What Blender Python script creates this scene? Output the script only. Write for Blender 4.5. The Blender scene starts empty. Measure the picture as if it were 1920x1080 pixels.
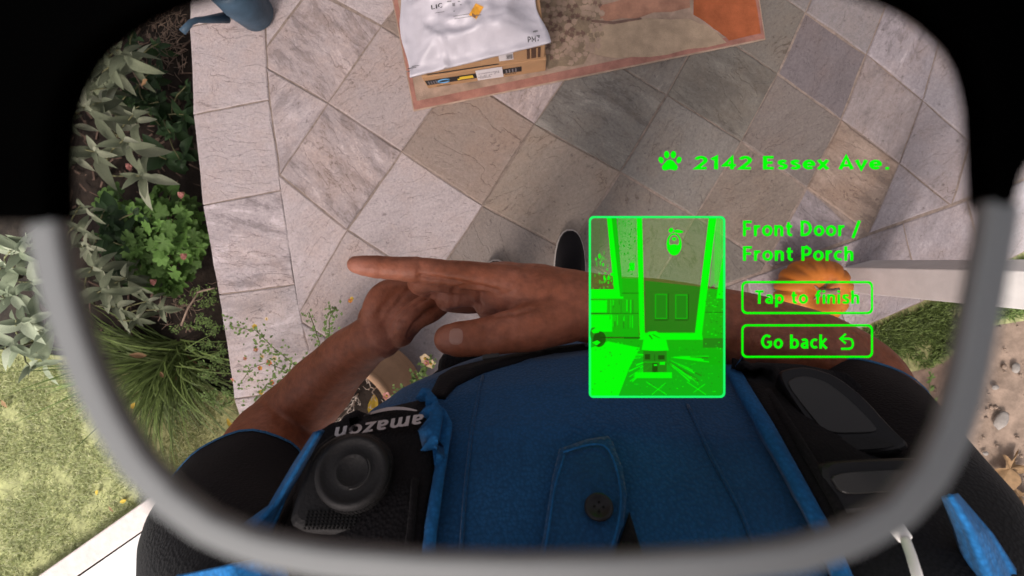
import bpy, bmesh, math, random
import numpy as np
from mathutils import Vector, Matrix, Euler
from mathutils.bvhtree import BVHTree
from mathutils import noise as mnoise

scene = bpy.context.scene
COL = scene.collection
R = math.radians
random.seed(7)
rng = np.random.default_rng(7)

# ------------------------------------------------------------------ camera, sky, sun, exposure
EYE = Vector((0.0, 0.0, 1.60))
F = 900.0                                    # focal length in pixels of a 1920 wide picture
cam = bpy.data.cameras.new('camera')
cam.lens = 36.0 * F / 1920.0
cam.sensor_width = 36.0
cam.clip_start = 0.004
cam.clip_end = 400.0
cam.dof.use_dof = True                       # the wearer's glasses are out of focus
cam.dof.focus_distance = 0.55
cam.dof.aperture_fstop = cam.lens / 1.2      # about 1.2 mm of aperture
camo = bpy.data.objects.new('camera', cam)
COL.objects.link(camo)
camo.location = EYE
camo.rotation_euler = Euler((math.atan(-50 / F), math.atan(40 / F), 0))
scene.camera = camo
CM = Matrix.Translation(EYE) @ camo.rotation_euler.to_matrix().to_4x4()
CI = CM.inverted()

SUN_EL, SUN_AZ = R(48), R(200)               # light comes from behind the person, a little from the left
world = bpy.data.worlds.new('World')
scene.world = world
world.use_nodes = True
wn = world.node_tree
bg = wn.nodes['Background']
sky = wn.nodes.new('ShaderNodeTexSky')
sky.sky_type = 'NISHITA'
sky.sun_disc = False
sky.sun_elevation = SUN_EL
sky.sun_rotation = SUN_AZ
sky.dust_density = 4.0
hs = wn.nodes.new('ShaderNodeHueSaturation')  # a thin overcast is much less blue than a clear sky
hs.inputs['Saturation'].default_value = 0.25
wn.links.new(sky.outputs[0], hs.inputs['Color'])
wn.links.new(hs.outputs[0], bg.inputs['Color'])
bg.inputs['Strength'].default_value = 0.13
sd = bpy.data.lights.new('sun', 'SUN')
sd.energy = 1.5
sd.angle = R(14)
sd.color = (1.0, 0.94, 0.88)
so = bpy.data.objects.new('sun', sd)
COL.objects.link(so)
sdir = Vector((math.sin(SUN_AZ) * math.cos(SUN_EL), math.cos(SUN_AZ) * math.cos(SUN_EL), math.sin(SUN_EL)))
so.rotation_euler = sdir.to_track_quat('Z', 'Y').to_euler()
so.location = sdir * 20
scene.view_settings.view_transform = 'Standard'
scene.view_settings.look = 'None'
scene.view_settings.gamma = 1.0
scene.view_settings.use_curve_mapping = False
scene.view_settings.exposure = 1.05
scene.render.engine = 'CYCLES'
scene.cycles.transparent_max_bounces = 24
scene.cycles.max_bounces = 8


# ------------------------------------------------------------------ helpers
def ray(px, py):
    return (CM.to_3x3() @ Vector(((px - 960) / F, -(py - 540) / F, -1.0)))


def at(px, py, z=0.0):                       # the point of the level z that lies on this line of sight
    d = ray(px, py)
    return EYE + d * ((z - EYE.z) / d.z)


def atd(px, py, depth):
    return EYE + ray(px, py) * depth


def link(o, parent=None):
    COL.objects.link(o)
    if parent is not None:
        o.parent = parent
        o.matrix_parent_inverse = Matrix.Identity(4)
    return o


def tag(o, label=None, cat=None, group=None, kind=None):
    if label: o['label'] = label
    if cat: o['category'] = cat
    if group: o['group'] = group
    if kind: o['kind'] = kind
    return o


def thing(name, loc, label, cat, group=None):
    o = bpy.data.objects.new(name, None)
    o.empty_display_size = 0.03
    o.location = loc
    link(o)
    return tag(o, label, cat, group)


class MB:
    """collects shapes in world coordinates and links them as ONE mesh object"""
    def __init__(self):
        self.v = []; self.f = []; self.s = []; self.m = []

    def add(self, vs, fs, smooth=False, mi=0):
        b = len(self.v)
        self.v += [tuple(p) for p in vs]
        for f in fs:
            self.f.append([b + i for i in f]); self.s.append(smooth); self.m.append(mi)

    def box(self, c, x, y, z, smooth=False):  # centre and three half-axis vectors
        c, x, y, z = Vector(c), Vector(x), Vector(y), Vector(z)
        vs = [c + x * a + y * b + z * d for d in (-1, 1) for b in (-1, 1) for a in (-1, 1)]
        fs = [(0, 2, 3, 1), (4, 5, 7, 6), (0, 1, 5, 4), (2, 6, 7, 3), (0, 4, 6, 2), (1, 3, 7, 5)]
        if x.cross(y).dot(z) < 0: fs = [f[::-1] for f in fs]
        self.add(vs, fs, smooth)

    def tube(self, pts, rads, n=8, closed=False, caps=True, flat=1.0, mi=0):
        pts = [Vector(p) for p in pts]
        if not hasattr(rads, '__len__'): rads = [rads] * len(pts)
        N = len(pts); rings = []; prev = None
        for i, p in enumerate(pts):
            if closed: t = pts[(i + 1) % N] - pts[i - 1]
            else: t = pts[min(i + 1, N - 1)] - pts[max(i - 1, 0)]
            t = t.normalized() if t.length > 1e-9 else Vector((0, 0, 1))
            if prev is None:
                up = Vector((0, 0, 1)) if abs(t.z) < 0.9 else Vector((1, 0, 0))
                u = t.cross(up).normalized()
            else:
                u = (prev - t * prev.dot(t)).normalized()
            prev = u
            w = t.cross(u)
            rings.append([p + (u * math.cos(2 * math.pi * k / n) + w * math.sin(2 * math.pi * k / n) * flat) * rads[i] for k in range(n)])
        vs = [q for r in rings for q in r]; fs = []
        for i in range(N if closed else N - 1):
            j = (i + 1) % N
            for k in range(n):
                l = (k + 1) % n
                fs.append((i * n + k, i * n + l, j * n + l, j * n + k))
        if caps and not closed:
            fs.append(tuple(range(n))[::-1]); fs.append(tuple((N - 1) * n + k for k in range(n)))
        self.add(vs, fs, True, mi)

    def prism(self, poly, lift, smooth=False):   # a polygon (points) and the vector it is thickened by
        n = len(poly); lift = Vector(lift)
        a = [Vector(p) for p in poly]; b = [p + lift for p in a]
        nrm = Vector((0, 0, 0))
        for i in range(n): nrm += a[i].cross(a[(i + 1) % n])
        fs = [tuple(range(n))[::-1], tuple(range(n, 2 * n))] + [(i, (i + 1) % n, n + (i + 1) % n, n + i) for i in range(n)]
        if nrm.dot(lift) < 0: fs = [f[::-1] for f in fs]
        self.add(a + b, fs, smooth)

    def ball(self, c, r, n=10, m=6, sc=(1, 1, 1)):
        c = Vector(c); vs = []; fs = []
        for i in range(m + 1):
            th = math.pi * i / m
            for k in range(n):
                ph = 2 * math.pi * k / n
                vs.append(c + Vector((r * sc[0] * math.sin(th) * math.cos(ph), r * sc[1] * math.sin(th) * math.sin(ph), r * sc[2] * math.cos(th))))
        for i in range(m):
            for k in range(n):
                fs.append((i * n + k, (i + 1) * n + k, (i + 1) * n + (k + 1) % n, i * n + (k + 1) % n))
        self.add(vs, fs, True)

    def lathe(self, c, prof, n=32, axis=(0, 0, 1), mi=0):  # prof: (radius, height); outside wall when heights rise
        c = Vector(c); q = Vector((0, 0, 1)).rotation_difference(Vector(axis).normalized())
        vs = []; fs = []
        for r, h in prof:
            for k in range(n):
                a = 2 * math.pi * k / n
                vs.append(c + q @ Vector((r * math.cos(a), r * math.sin(a), h)))
        for i in range(len(prof) - 1):
            for k in range(n):
                l = (k + 1) % n
                fs.append((i * n + k, i * n + l, (i + 1) * n + l, (i + 1) * n + k))
        self.add(vs, fs, True, mi)

    def mesh(self, name, mats, origin=None, rot=0.0):
        me = bpy.data.meshes.new(name)
        v = self.v
        if origin is not None:
            q = Matrix.Rotation(-rot, 3, 'Z')
            v = [tuple(q @ (Vector(p) - Vector(origin))) for p in v]
        me.from_pydata(v, [], self.f)
        me.polygons.foreach_set('use_smooth', self.s)
        me.polygons.foreach_set('material_index', self.m)
        for m in (mats if isinstance(mats, (list, tuple)) else [mats]): me.materials.append(m)
        me.update()
        return me

    def build(self, name, mats, parent=None, origin=None, rot=0.0):
        """world-space shapes -> object; its origin goes to the parent's or the given point"""
        if origin is None: origin = parent_world(parent) if parent is not None else Vector((0, 0, 0))
        me = self.mesh(name, mats, origin, rot)
        o = bpy.data.objects.new(name, me)
        link(o, parent)
        o.location = Vector(origin) - (parent_world(parent) if parent is not None else Vector((0, 0, 0)))
        o.rotation_euler = (0, 0, rot)
        return o


def parent_world(o):
    p = Vector((0, 0, 0))
    while o is not None:
        p = p + Vector(o.location); o = o.parent
    return p


def bevel(o, w, seg=2, angle=40):
    m = o.modifiers.new('bevel', 'BEVEL'); m.width = w; m.segments = seg; m.limit_method = 'ANGLE'; m.angle_limit = R(angle)
    return o


# ------------------------------------------------------------------ materials
def nodes(name):
    m = bpy.data.materials.new(name); m.use_nodes = True
    nt = m.node_tree
    return m, nt, nt.nodes['Principled BSDF']


def N(nt, t, **kw):
    n = nt.nodes.new(t)
    for k, v in kw.items():
        if k in n.inputs: n.inputs[k].default_value = v
        else: setattr(n, k, v)
    return n


def ramp(nt, src, stops):
    r = nt.nodes.new('ShaderNodeValToRGB')
    e = r.color_ramp.elements
    while len(e) < len(stops): e.new(0.5)
    for i, (p, c) in enumerate(stops):
        e[i].position = p; e[i].color = (*c, 1) if len(c) == 3 else c
    nt.links.new(src, r.inputs[0])
    return r


def mix(nt, fac, a, b, mode='MIX'):
    n = nt.nodes.new('ShaderNodeMix'); n.data_type = 'RGBA'; n.blend_type = mode
    for idx, v in ((0, fac), (6, a), (7, b)):
        if hasattr(v, 'links'): nt.links.new(v, n.inputs[idx])
        elif idx == 0: n.inputs[0].default_value = v
        else: n.inputs[idx].default_value = (*v, 1)
    return n.outputs[2]


def plain(name, col, rough=0.6, var=0.15, scale=30.0, bump=0.0, bscale=None, spec=0.3, metal=0.0, coord='Object'):
    """a real-world colour with uneven tone and fine relief"""
    m, nt, p = nodes(name)
    tc = N(nt, 'ShaderNodeTexCoord')
    nz = N(nt, 'ShaderNodeTexNoise', Scale=scale, Detail=6.0, Roughness=0.6)
    nt.links.new(tc.outputs[coord], nz.inputs['Vector'])
    lo = tuple(c * (1 - var) for c in col); hi = tuple(min(1, c * (1 + var)) for c in col)
    r = ramp(nt, nz.outputs['Fac'], [(0.3, lo), (0.7, hi)])
    nt.links.new(r.outputs[0], p.inputs['Base Color'])
    p.inputs['Roughness'].default_value = rough
    p.inputs['Metallic'].default_value = metal
    p.inputs['Specular IOR Level'].default_value = spec
    if bump:
        nb = N(nt, 'ShaderNodeTexNoise', Scale=bscale or scale * 6, Detail=5.0)
        nt.links.new(tc.outputs[coord], nb.inputs['Vector'])
        b = N(nt, 'ShaderNodeBump', Strength=bump, Distance=0.003)
        nt.links.new(nb.outputs['Fac'], b.inputs['Height']); nt.links.new(b.outputs[0], p.inputs['Normal'])
    return m


def slate_material():
    m, nt, p = nodes('riven_slate')
    tc = N(nt, 'ShaderNodeTexCoord'); oi = N(nt, 'ShaderNodeObjectInfo')
    add = N(nt, 'ShaderNodeVectorMath', operation='ADD')
    rv = N(nt, 'ShaderNodeMath', operation='MULTIPLY'); rv.inputs[1].default_value = 37.0
    nt.links.new(oi.outputs['Random'], rv.inputs[0])
    nt.links.new(tc.outputs['Object'], add.inputs[0]); nt.links.new(rv.outputs[0], add.inputs[1])
    sz = N(nt, 'ShaderNodeMath', operation='FRACT'); s7 = N(nt, 'ShaderNodeMath', operation='MULTIPLY'); s7.inputs[1].default_value = 91.7
    nt.links.new(oi.outputs['Random'], s7.inputs[0]); nt.links.new(s7.outputs[0], sz.inputs[0])
    sr = N(nt, 'ShaderNodeMapRange'); sr.inputs['To Min'].default_value = 0.5; sr.inputs['To Max'].default_value = 1.5; nt.links.new(sz.outputs[0], sr.inputs['Value'])
    vs_ = N(nt, 'ShaderNodeVectorMath', operation='SCALE'); nt.links.new(add.outputs[0], vs_.inputs[0]); nt.links.new(sr.outputs[0], vs_.inputs['Scale'])
    mp = N(nt, 'ShaderNodeMapping'); mp.inputs['Scale'].default_value = (3.5, 9.0, 6.0)
    nt.links.new(vs_.outputs[0], mp.inputs['Vector'])
    streak = N(nt, 'ShaderNodeTexNoise', Scale=1.7, Detail=12.0, Roughness=0.72, Distortion=0.35)
    nt.links.new(mp.outputs[0], streak.inputs['Vector'])
    blotch = N(nt, 'ShaderNodeTexNoise', Scale=6.0, Detail=8.0, Roughness=0.7)
    nt.links.new(add.outputs[0], blotch.inputs['Vector'])
    grain = N(nt, 'ShaderNodeTexNoise', Scale=120.0, Detail=6.0, Roughness=0.8)
    nt.links.new(add.outputs[0], grain.inputs['Vector'])
    pits = N(nt, 'ShaderNodeTexNoise', Scale=55.0, Detail=3.0, Roughness=0.6)
    nt.links.new(add.outputs[0], pits.inputs['Vector'])
    dark = mix(nt, 1.0, oi.outputs['Color'], (0.80, 0.78, 0.76), 'MULTIPLY')
    lite = mix(nt, 1.0, oi.outputs['Color'], (1.18, 1.17, 1.17), 'MULTIPLY')
    c1 = mix(nt, ramp(nt, streak.outputs['Fac'], [(0.33, (0, 0, 0)), (0.66, (1, 1, 1))]).outputs[0], dark, lite)
    sp = N(nt, 'ShaderNodeMath', operation='FRACT'); nt.links.new(rv.outputs[0], sp.inputs[0])
    vary = ramp(nt, sp.outputs[0], [(0.0, (0.25, 0.25, 0.25)), (0.55, (0.7, 0.7, 0.7)), (0.75, (1, 1, 1)), (1.0, (1, 1, 1))])
    wild = mix(nt, ramp(nt, streak.outputs['Fac'], [(0.42, (0, 0, 0)), (0.47, (0.4, 0.4, 0.4)), (0.56, (0.6, 0.6, 0.6)), (0.60, (1, 1, 1))]).outputs[0], mix(nt, 1.0, oi.outputs['Color'], (0.62, 0.61, 0.62), 'MULTIPLY'), mix(nt, 1.0, oi.outputs['Color'], (1.35, 1.36, 1.38), 'MULTIPLY'))
    c1 = mix(nt, vary.outputs[0], oi.outputs['Color'], c1)
    c1 = mix(nt, ramp(nt, sp.outputs[0], [(0.60, (0, 0, 0)), (0.63, (0.5, 0.5, 0.5)), (0.85, (0.55, 0.55, 0.55)), (0.88, (0.95, 0.95, 0.95))]).outputs[0], c1, wild)
    rust = mix(nt, 1.0, oi.outputs['Color'], (1.06, 0.95, 0.86), 'MULTIPLY')
    c2 = mix(nt, ramp(nt, blotch.outputs['Fac'], [(0.45, (0, 0, 0)), (0.7, (0.7, 0.7, 0.7))]).outputs[0], c1, rust)
    c2 = mix(nt, 0.55, c2, mix(nt, 1.0, c2, ramp(nt, grain.outputs['Fac'], [(0.25, (0.45, 0.45, 0.45)), (0.5, (1, 1, 1)), (0.75, (1.5, 1.5, 1.5))]).outputs[0], 'MULTIPLY'))
    c3 = mix(nt, ramp(nt, pits.outputs['Fac'], [(0.27, (0.7, 0.7, 0.7)), (0.36, (0, 0, 0))]).outputs[0], c2, mix(nt, 1.0, c2, (0.45, 0.43, 0.42), 'MULTIPLY'))
    # splits of the cleft surface: thin dark arcs along the layers
    st = N(nt, 'ShaderNodeTexNoise', Scale=2.6, Detail=5.0, Roughness=0.55, Distortion=0.6); nt.links.new(mp.outputs[0], st.inputs['Vector'])
    thr = ramp(nt, st.outputs['Fac'], [(0.490, (0, 0, 0)), (0.500, (1, 1, 1)), (0.507, (1, 1, 1)), (0.514, (0, 0, 0))])
    gate = ramp(nt, blotch.outputs['Fac'], [(0.50, (0, 0, 0)), (0.60, (0.75, 0.75, 0.75))])
    crack = mix(nt, 1.0, thr.outputs[0], gate.outputs[0], 'MULTIPLY')
    c4 = mix(nt, crack, c3, mix(nt, 1.0, c3, (0.50, 0.46, 0.43), 'MULTIPLY'))
    nt.links.new(c4, p.inputs['Base Color'])
    p.inputs['Roughness'].default_value = 0.66
    p.inputs['Specular IOR Level'].default_value = 0.3
    lay = ramp(nt, st.outputs['Fac'], [(0.30, (0, 0, 0)), (0.32, (0.25, 0.25, 0.25)), (0.49, (0.3, 0.3, 0.3)), (0.51, (0.65, 0.65, 0.65)), (0.66, (0.7, 0.7, 0.7)), (0.68, (1, 1, 1))])
    h = mix(nt, 0.5, lay.outputs[0], streak.outputs['Color'])
    h = mix(nt, 0.25, h, grain.outputs['Color'])
    b = N(nt, 'ShaderNodeBump', Strength=1.0, Distance=0.006)
    nt.links.new(h, b.inputs['Height'])
    nt.links.new(b.outputs[0], p.inputs['Normal'])
    return m


def leaf_material(name, col, var=0.3, rough=0.55, trans=0.25, tint=None):
    m, nt, p = nodes(name)
    oi = N(nt, 'ShaderNodeObjectInfo'); geo = N(nt, 'ShaderNodeNewGeometry')
    mth = N(nt, 'ShaderNodeMath', operation='ADD'); nt.links.new(oi.outputs['Random'], mth.inputs[0])
    nt.links.new(geo.outputs['Random Per Island'], mth.inputs[1])
    fr = N(nt, 'ShaderNodeMath', operation='FRACT'); nt.links.new(mth.outputs[0], fr.inputs[0])
    lo = tuple(c * (1 - var) for c in col); hi = tint or tuple(c * (1 + var) for c in col)
    r = ramp(nt, fr.outputs[0], [(0.0, lo), (0.6, col), (1.0, hi)])
    tc = N(nt, 'ShaderNodeTexCoord'); nz = N(nt, 'ShaderNodeTexNoise', Scale=60.0, Detail=4.0)
    nt.links.new(tc.outputs['Object'], nz.inputs['Vector'])
    c = mix(nt, 0.35, r.outputs[0], mix(nt, 1.0, r.outputs[0], ramp(nt, nz.outputs['Fac'], [(0.3, (0.4, 0.4, 0.4)), (0.7, (1.6, 1.6, 1.6))]).outputs[0], 'MULTIPLY'))
    nt.links.new(c, p.inputs['Base Color'])
    p.inputs['Roughness'].default_value = rough
    p.inputs['Specular IOR Level'].default_value = 0.25
    tr = N(nt, 'ShaderNodeBsdfTranslucent'); nt.links.new(c, tr.inputs['Color'])
    ms = N(nt, 'ShaderNodeMixShader', Fac=trans)
    nt.links.new(p.outputs[0], ms.inputs[1]); nt.links.new(tr.outputs[0], ms.inputs[2])
    nt.links.new(ms.outputs[0], nt.nodes['Material Output'].inputs['Surface'])
    b = N(nt, 'ShaderNodeBump', Strength=0.4, Distance=0.001)
    nt.links.new(nz.outputs['Fac'], b.inputs['Height']); nt.links.new(b.outputs[0], p.inputs['Normal'])
    return m


def fabric(name, col, rough=0.9, weave=900.0, bump=0.35, var=0.12, sheen=0.15):
    m, nt, p = nodes(name)
    tc = N(nt, 'ShaderNodeTexCoord')
    w1 = N(nt, 'ShaderNodeTexWave', Scale=weave, bands_direction='DIAGONAL'); w1.inputs['Distortion'].default_value = 0.6
    nt.links.new(tc.outputs['Object'], w1.inputs['Vector'])
    vo = N(nt, 'ShaderNodeTexVoronoi', Scale=weave * 0.55)
    nt.links.new(tc.outputs['Object'], vo.inputs['Vector'])
    nz = N(nt, 'ShaderNodeTexNoise', Scale=14.0, Detail=5.0); nt.links.new(tc.outputs['Object'], nz.inputs['Vector'])
    lo = tuple(c * (1 - var) for c in col); hi = tuple(c * (1 + var) for c in col)
    r = ramp(nt, nz.outputs['Fac'], [(0.3, lo), (0.7, hi)])
    c = mix(nt, 0.5, r.outputs[0], mix(nt, 1.0, r.outputs[0], ramp(nt, vo.outputs['Distance'], [(0.0, (1.3, 1.3, 1.3)), (0.7, (0.5, 0.5, 0.5))]).outputs[0], 'MULTIPLY'))
    nt.links.new(c, p.inputs['Base Color'])
    p.inputs['Roughness'].default_value = rough
    p.inputs['Sheen Weight'].default_value = sheen
    p.inputs['Specular IOR Level'].default_value = 0.15
    b = N(nt, 'ShaderNodeBump', Strength=bump, Distance=0.0008)
    nt.links.new(vo.outputs['Distance'], b.inputs['Height']); nt.links.new(b.outputs[0], p.inputs['Normal'])
    return m


def light_green(name, col, opacity=1.0, strength=1.0):
    """light of the display: sent towards the wearer only, nothing to see from behind"""
    m, nt, p = nodes(name)
    nt.nodes.remove(p)
    e = N(nt, 'ShaderNodeEmission', Strength=strength); e.inputs['Color'].default_value = (*col, 1)
    t = N(nt, 'ShaderNodeBsdfTransparent')
    g = N(nt, 'ShaderNodeNewGeometry')
    inv = N(nt, 'ShaderNodeMath', operation='SUBTRACT'); inv.inputs[0].default_value = 1.0
    nt.links.new(g.outputs['Backfacing'], inv.inputs[1])
    op = N(nt, 'ShaderNodeMath', operation='MULTIPLY'); op.inputs[1].default_value = opacity
    nt.links.new(inv.outputs[0], op.inputs[0])
    ms = N(nt, 'ShaderNodeMixShader')
    nt.links.new(op.outputs[0], ms.inputs['Fac'])
    nt.links.new(t.outputs[0], ms.inputs[1]); nt.links.new(e.outputs[0], ms.inputs[2])
    nt.links.new(ms.outputs[0], nt.nodes['Material Output'].inputs['Surface'])
    return m


def skin_material():
    m, nt, p = nodes('brown_skin')
    tc = N(nt, 'ShaderNodeTexCoord')
    a = N(nt, 'ShaderNodeTexNoise', Scale=22.0, Detail=6.0, Roughness=0.65); nt.links.new(tc.outputs['Object'], a.inputs['Vector'])
    r = ramp(nt, a.outputs['Fac'], [(0.22, (0.175, 0.050, 0.022)), (0.42, (0.265, 0.084, 0.039)), (0.58, (0.31, 0.106, 0.056)), (0.8, (0.41, 0.155, 0.095))])
    v = N(nt, 'ShaderNodeTexVoronoi', Scale=420.0); nt.links.new(tc.outputs['Object'], v.inputs['Vector'])
    fine = N(nt, 'ShaderNodeTexNoise', Scale=150.0, Detail=4.0); nt.links.new(tc.outputs['Object'], fine.inputs['Vector'])
    c = mix(nt, 0.45, r.outputs[0], mix(nt, 1.0, r.outputs[0], ramp(nt, fine.outputs['Fac'], [(0.3, (0.55, 0.5, 0.5)), (0.5, (1, 1, 1)), (0.7, (1.45, 1.4, 1.4))]).outputs[0], 'MULTIPLY'))
    at_ = N(nt, 'ShaderNodeAttribute', attribute_name='palm')
    c = mix(nt, at_.outputs['Fac'], c, mix(nt, 0.6, c, (0.56, 0.26, 0.19)))
    nt.links.new(c, p.inputs['Base Color'])
    p.inputs['Roughness'].default_value = 0.52
    p.inputs['Specular IOR Level'].default_value = 0.35
    p.inputs['Subsurface Weight'].default_value = 0.12
    p.inputs['Subsurface Radius'].default_value = (0.008, 0.003, 0.0015)
    h = mix(nt, 0.5, v.outputs['Distance'], fine.outputs['Color'])
    wr = N(nt, 'ShaderNodeTexNoise', Scale=75.0, Detail=5.0, Distortion=1.5); nt.links.new(tc.outputs['Object'], wr.inputs['Vector'])
    h = mix(nt, 0.5, h, wr.outputs['Color'])
    b = N(nt, 'ShaderNodeBump', Strength=0.5, Distance=0.0016)
    nt.links.new(h, b.inputs['Height']); nt.links.new(b.outputs[0], p.inputs['Normal'])
    return m


MT = dict(
    slate=slate_material(),
    mortar=plain('mortar', (0.27, 0.215, 0.18), 0.95, 0.3, 60, 0.5),
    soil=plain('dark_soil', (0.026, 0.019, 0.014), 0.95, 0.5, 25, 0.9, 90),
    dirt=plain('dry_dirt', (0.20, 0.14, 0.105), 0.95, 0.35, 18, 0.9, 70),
    turf=plain('turf_soil', (0.27, 0.27, 0.12), 0.95, 0.4, 30, 0.8, 120),
    concrete=plain('pale_concrete', (0.62, 0.58, 0.56), 0.9, 0.08, 25, 0.3, 200),
    kerb=plain('beige_kerb', (0.54, 0.455, 0.42), 0.9, 0.12, 30, 0.3, 160),
    white=plain('white_paint', (0.60, 0.56, 0.535), 0.6, 0.09, 14, 0.3, 50),
    card=plain('brown_cardboard', (0.42, 0.25, 0.13), 0.85, 0.08, 20, 0.15, 200),
    carddark=plain('cardboard_inside', (0.10, 0.055, 0.035), 0.9, 0.2, 20),
    mailer=plain('white_poly_mailer', (0.53, 0.51, 0.55), 0.38, 0.06, 18, 0.5, 38, spec=0.5),
    ink=plain('black_ink', (0.02, 0.02, 0.022), 0.6, 0.1),
    greyink=plain('grey_ink', (0.22, 0.21, 0.22), 0.6, 0.2),
    paper=plain('white_paper', (0.68, 0.65, 0.66), 0.7, 0.05, 40),
    orange=plain('orange_sticker', (0.75, 0.36, 0.04), 0.5, 0.1),
    yellow=plain('yellow_print', (0.78, 0.55, 0.05), 0.5, 0.1),
    lightblue=plain('light_blue_print', (0.13, 0.33, 0.55), 0.5, 0.1),
    can=plain('dusty_blue_plastic', (0.045, 0.085, 0.125), 0.5, 0.25, 20, 0.2, 120),
    matbase=plain('tan_mat', (0.39, 0.285, 0.215), 0.95, 0.28, 22, 0.8, 500),
    matborder=plain('red_brown_mat', (0.36, 0.175, 0.135), 0.95, 0.25, 25, 0.8, 500),
    matorange=plain('orange_mat', (0.40, 0.115, 0.045), 0.95, 0.2, 25, 0.8, 500),
    matolive=plain('olive_mat', (0.27, 0.205, 0.14), 0.95, 0.28, 25, 0.8, 500),
    matdark=plain('maroon_mat', (0.185, 0.115, 0.09), 0.95, 0.3, 25, 0.8, 500),
    matrust=plain('rust_mat', (0.40, 0.21, 0.14), 0.95, 0.25, 25, 0.8, 500),
    matpale=plain('pale_mat', (0.41, 0.31, 0.215), 0.95, 0.2, 25, 0.8, 500),
    clay=plain('tan_clay', (0.36, 0.225, 0.135), 0.8, 0.22, 14, 0.25, 90),
    stem=plain('plant_stem', (0.13, 0.13, 0.06), 0.8, 0.3),
    twig=plain('dry_twig', (0.26, 0.19, 0.14), 0.9, 0.4),
    paletwig=plain('pale_dead_stem', (0.52, 0.45, 0.38), 0.9, 0.2),
    bark=plain('mulch', (0.13, 0.088, 0.065), 0.95, 0.5, 15),
    stone=plain('grey_stone', (0.21, 0.18, 0.16), 0.9, 0.25, 30, 0.5),
    sage=leaf_material('sage_leaf', (0.195, 0.225, 0.14), 0.5, 0.75, 0.2, (0.36, 0.38, 0.27)),
    geranium=leaf_material('geranium_leaf', (0.105, 0.205, 0.045), 0.45, 0.6, 0.25),
    broad=leaf_material('dark_leaf', (0.03, 0.065, 0.022), 0.35, 0.5, 0.2),
    blade=leaf_material('grass_blade', (0.15, 0.21, 0.06), 0.55, 0.5, 0.3),
    lawn=leaf_material('lawn_blade', (0.43, 0.46, 0.21), 0.35, 0.6, 0.45, (0.58, 0.55, 0.34)),
    trail=leaf_material('small_leaf', (0.14, 0.22, 0.06), 0.35, 0.6, 0.25),
    deadleaf=leaf_material('dry_leaf', (0.25, 0.15, 0.075), 0.35, 0.7, 0.2),
    yellowleaf=leaf_material('yellow_leaf', (0.55, 0.38, 0.05), 0.25, 0.6, 0.25),
    pinkflower=leaf_material('pink_petal', (0.46, 0.19, 0.16), 0.3, 0.6, 0.25, (0.6, 0.3, 0.25)),
    redflower=leaf_material('red_orange_petal', (0.55, 0.13, 0.05), 0.3, 0.6, 0.25, (0.65, 0.32, 0.06)),
    cream=leaf_material('cream_petal', (0.65, 0.5, 0.3), 0.2, 0.6, 0.25),
    skin=skin_material(),
    nail=plain('nail', (0.36, 0.18, 0.13), 0.35, 0.08, spec=0.5),
    hair=plain('dark_hair', (0.02, 0.015, 0.012), 0.7, 0.3),
    polo=fabric('blue_polo', (0.0092, 0.068, 0.172), bump=0.6, var=0.2),
    bluetrim=fabric('bright_blue_trim', (0.013, 0.115, 0.30), weave=700, sheen=0.03, var=0.25),
    black=fabric('black_cloth', (0.0095, 0.0085, 0.0095), sheen=0.03, bump=0.6, var=0.3),
    thread=plain('blue_thread', (0.05, 0.17, 0.33), 0.7, 0.2),
    plastic=plain('black_plastic', (0.006, 0.0055, 0.006), 0.42, 0.1, 40, 0.1, 700, spec=0.35),
    rubber=plain('black_rubber', (0.012, 0.0115, 0.0115), 0.6, 0.15, 40, 0.2, 600),
    screen=plain('dark_screen', (0.032, 0.031, 0.029), 0.3, 0.12, 8, spec=0.4),
    hole=plain('speaker_hole', (0.004, 0.004, 0.004), 0.9, 0.1),
    silver=plain('silver_print', (0.46, 0.42, 0.42), 0.5, 0.08),
    cable=plain('white_cable', (0.62, 0.57, 0.53), 0.5, 0.05),
    sole=plain('pale_sole', (0.55, 0.50, 0.45), 0.8, 0.1),
    trousers=fabric('dark_trousers', (0.02, 0.022, 0.028)),
    rimgrey=plain('grey_rim', (0.175, 0.175, 0.175), 0.6, 0.04),
    rimblack=plain('black_rim', (0.0006, 0.0006, 0.0006), 0.95, 0.05, spec=0.0),
    bgreen=light_green('display_bright', (0.003, 1.0, 0.003)),
    fgreen=light_green('display_frame', (0.012, 1.0, 0.15)),
    mgreen=light_green('display_mid', (0.007, 0.48, 0.004), 0.93),
    dgreen=light_green('display_dim', (0.018, 0.21, 0.008), 0.9),
    tgreen=light_green('display_veil', (0.02, 0.85, 0.01), 0.42),
    vgreen=light_green('display_thin_veil', (0.12, 0.36, 0.03), 0.28),
    kgreen=light_green('display_dark', (0.012, 0.06, 0.004), 0.9),
)
pk, pnt, pp = nodes('pumpkin_skin')
_tc = N(pnt, 'ShaderNodeTexCoord'); _n = N(pnt, 'ShaderNodeTexNoise', Scale=9.0, Detail=6.0)
pnt.links.new(_tc.outputs['Object'], _n.inputs['Vector'])
_r = ramp(pnt, _n.outputs['Fac'], [(0.3, (0.46, 0.13, 0.012)), (0.6, (0.60, 0.20, 0.02)), (0.8, (0.68, 0.30, 0.05))])
pnt.links.new(_r.outputs[0], pp.inputs['Base Color']); pp.inputs['Roughness'].default_value = 0.5
MT['pumpkin'] = pk
lm, lnt, lp = nodes('tinted_lens')
lnt.nodes.remove(lp)
_t = N(lnt, 'ShaderNodeBsdfTransparent'); _t.inputs['Color'].default_value = (0.72, 0.69, 0.69, 1)   # two faces: about half the light
_g = N(lnt, 'ShaderNodeBsdfGlossy', Roughness=0.05)
_m = N(lnt, 'ShaderNodeMixShader', Fac=0.0)
lnt.links.new(_t.outputs[0], _m.inputs[1]); lnt.links.new(_g.outputs[0], _m.inputs[2])
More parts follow.
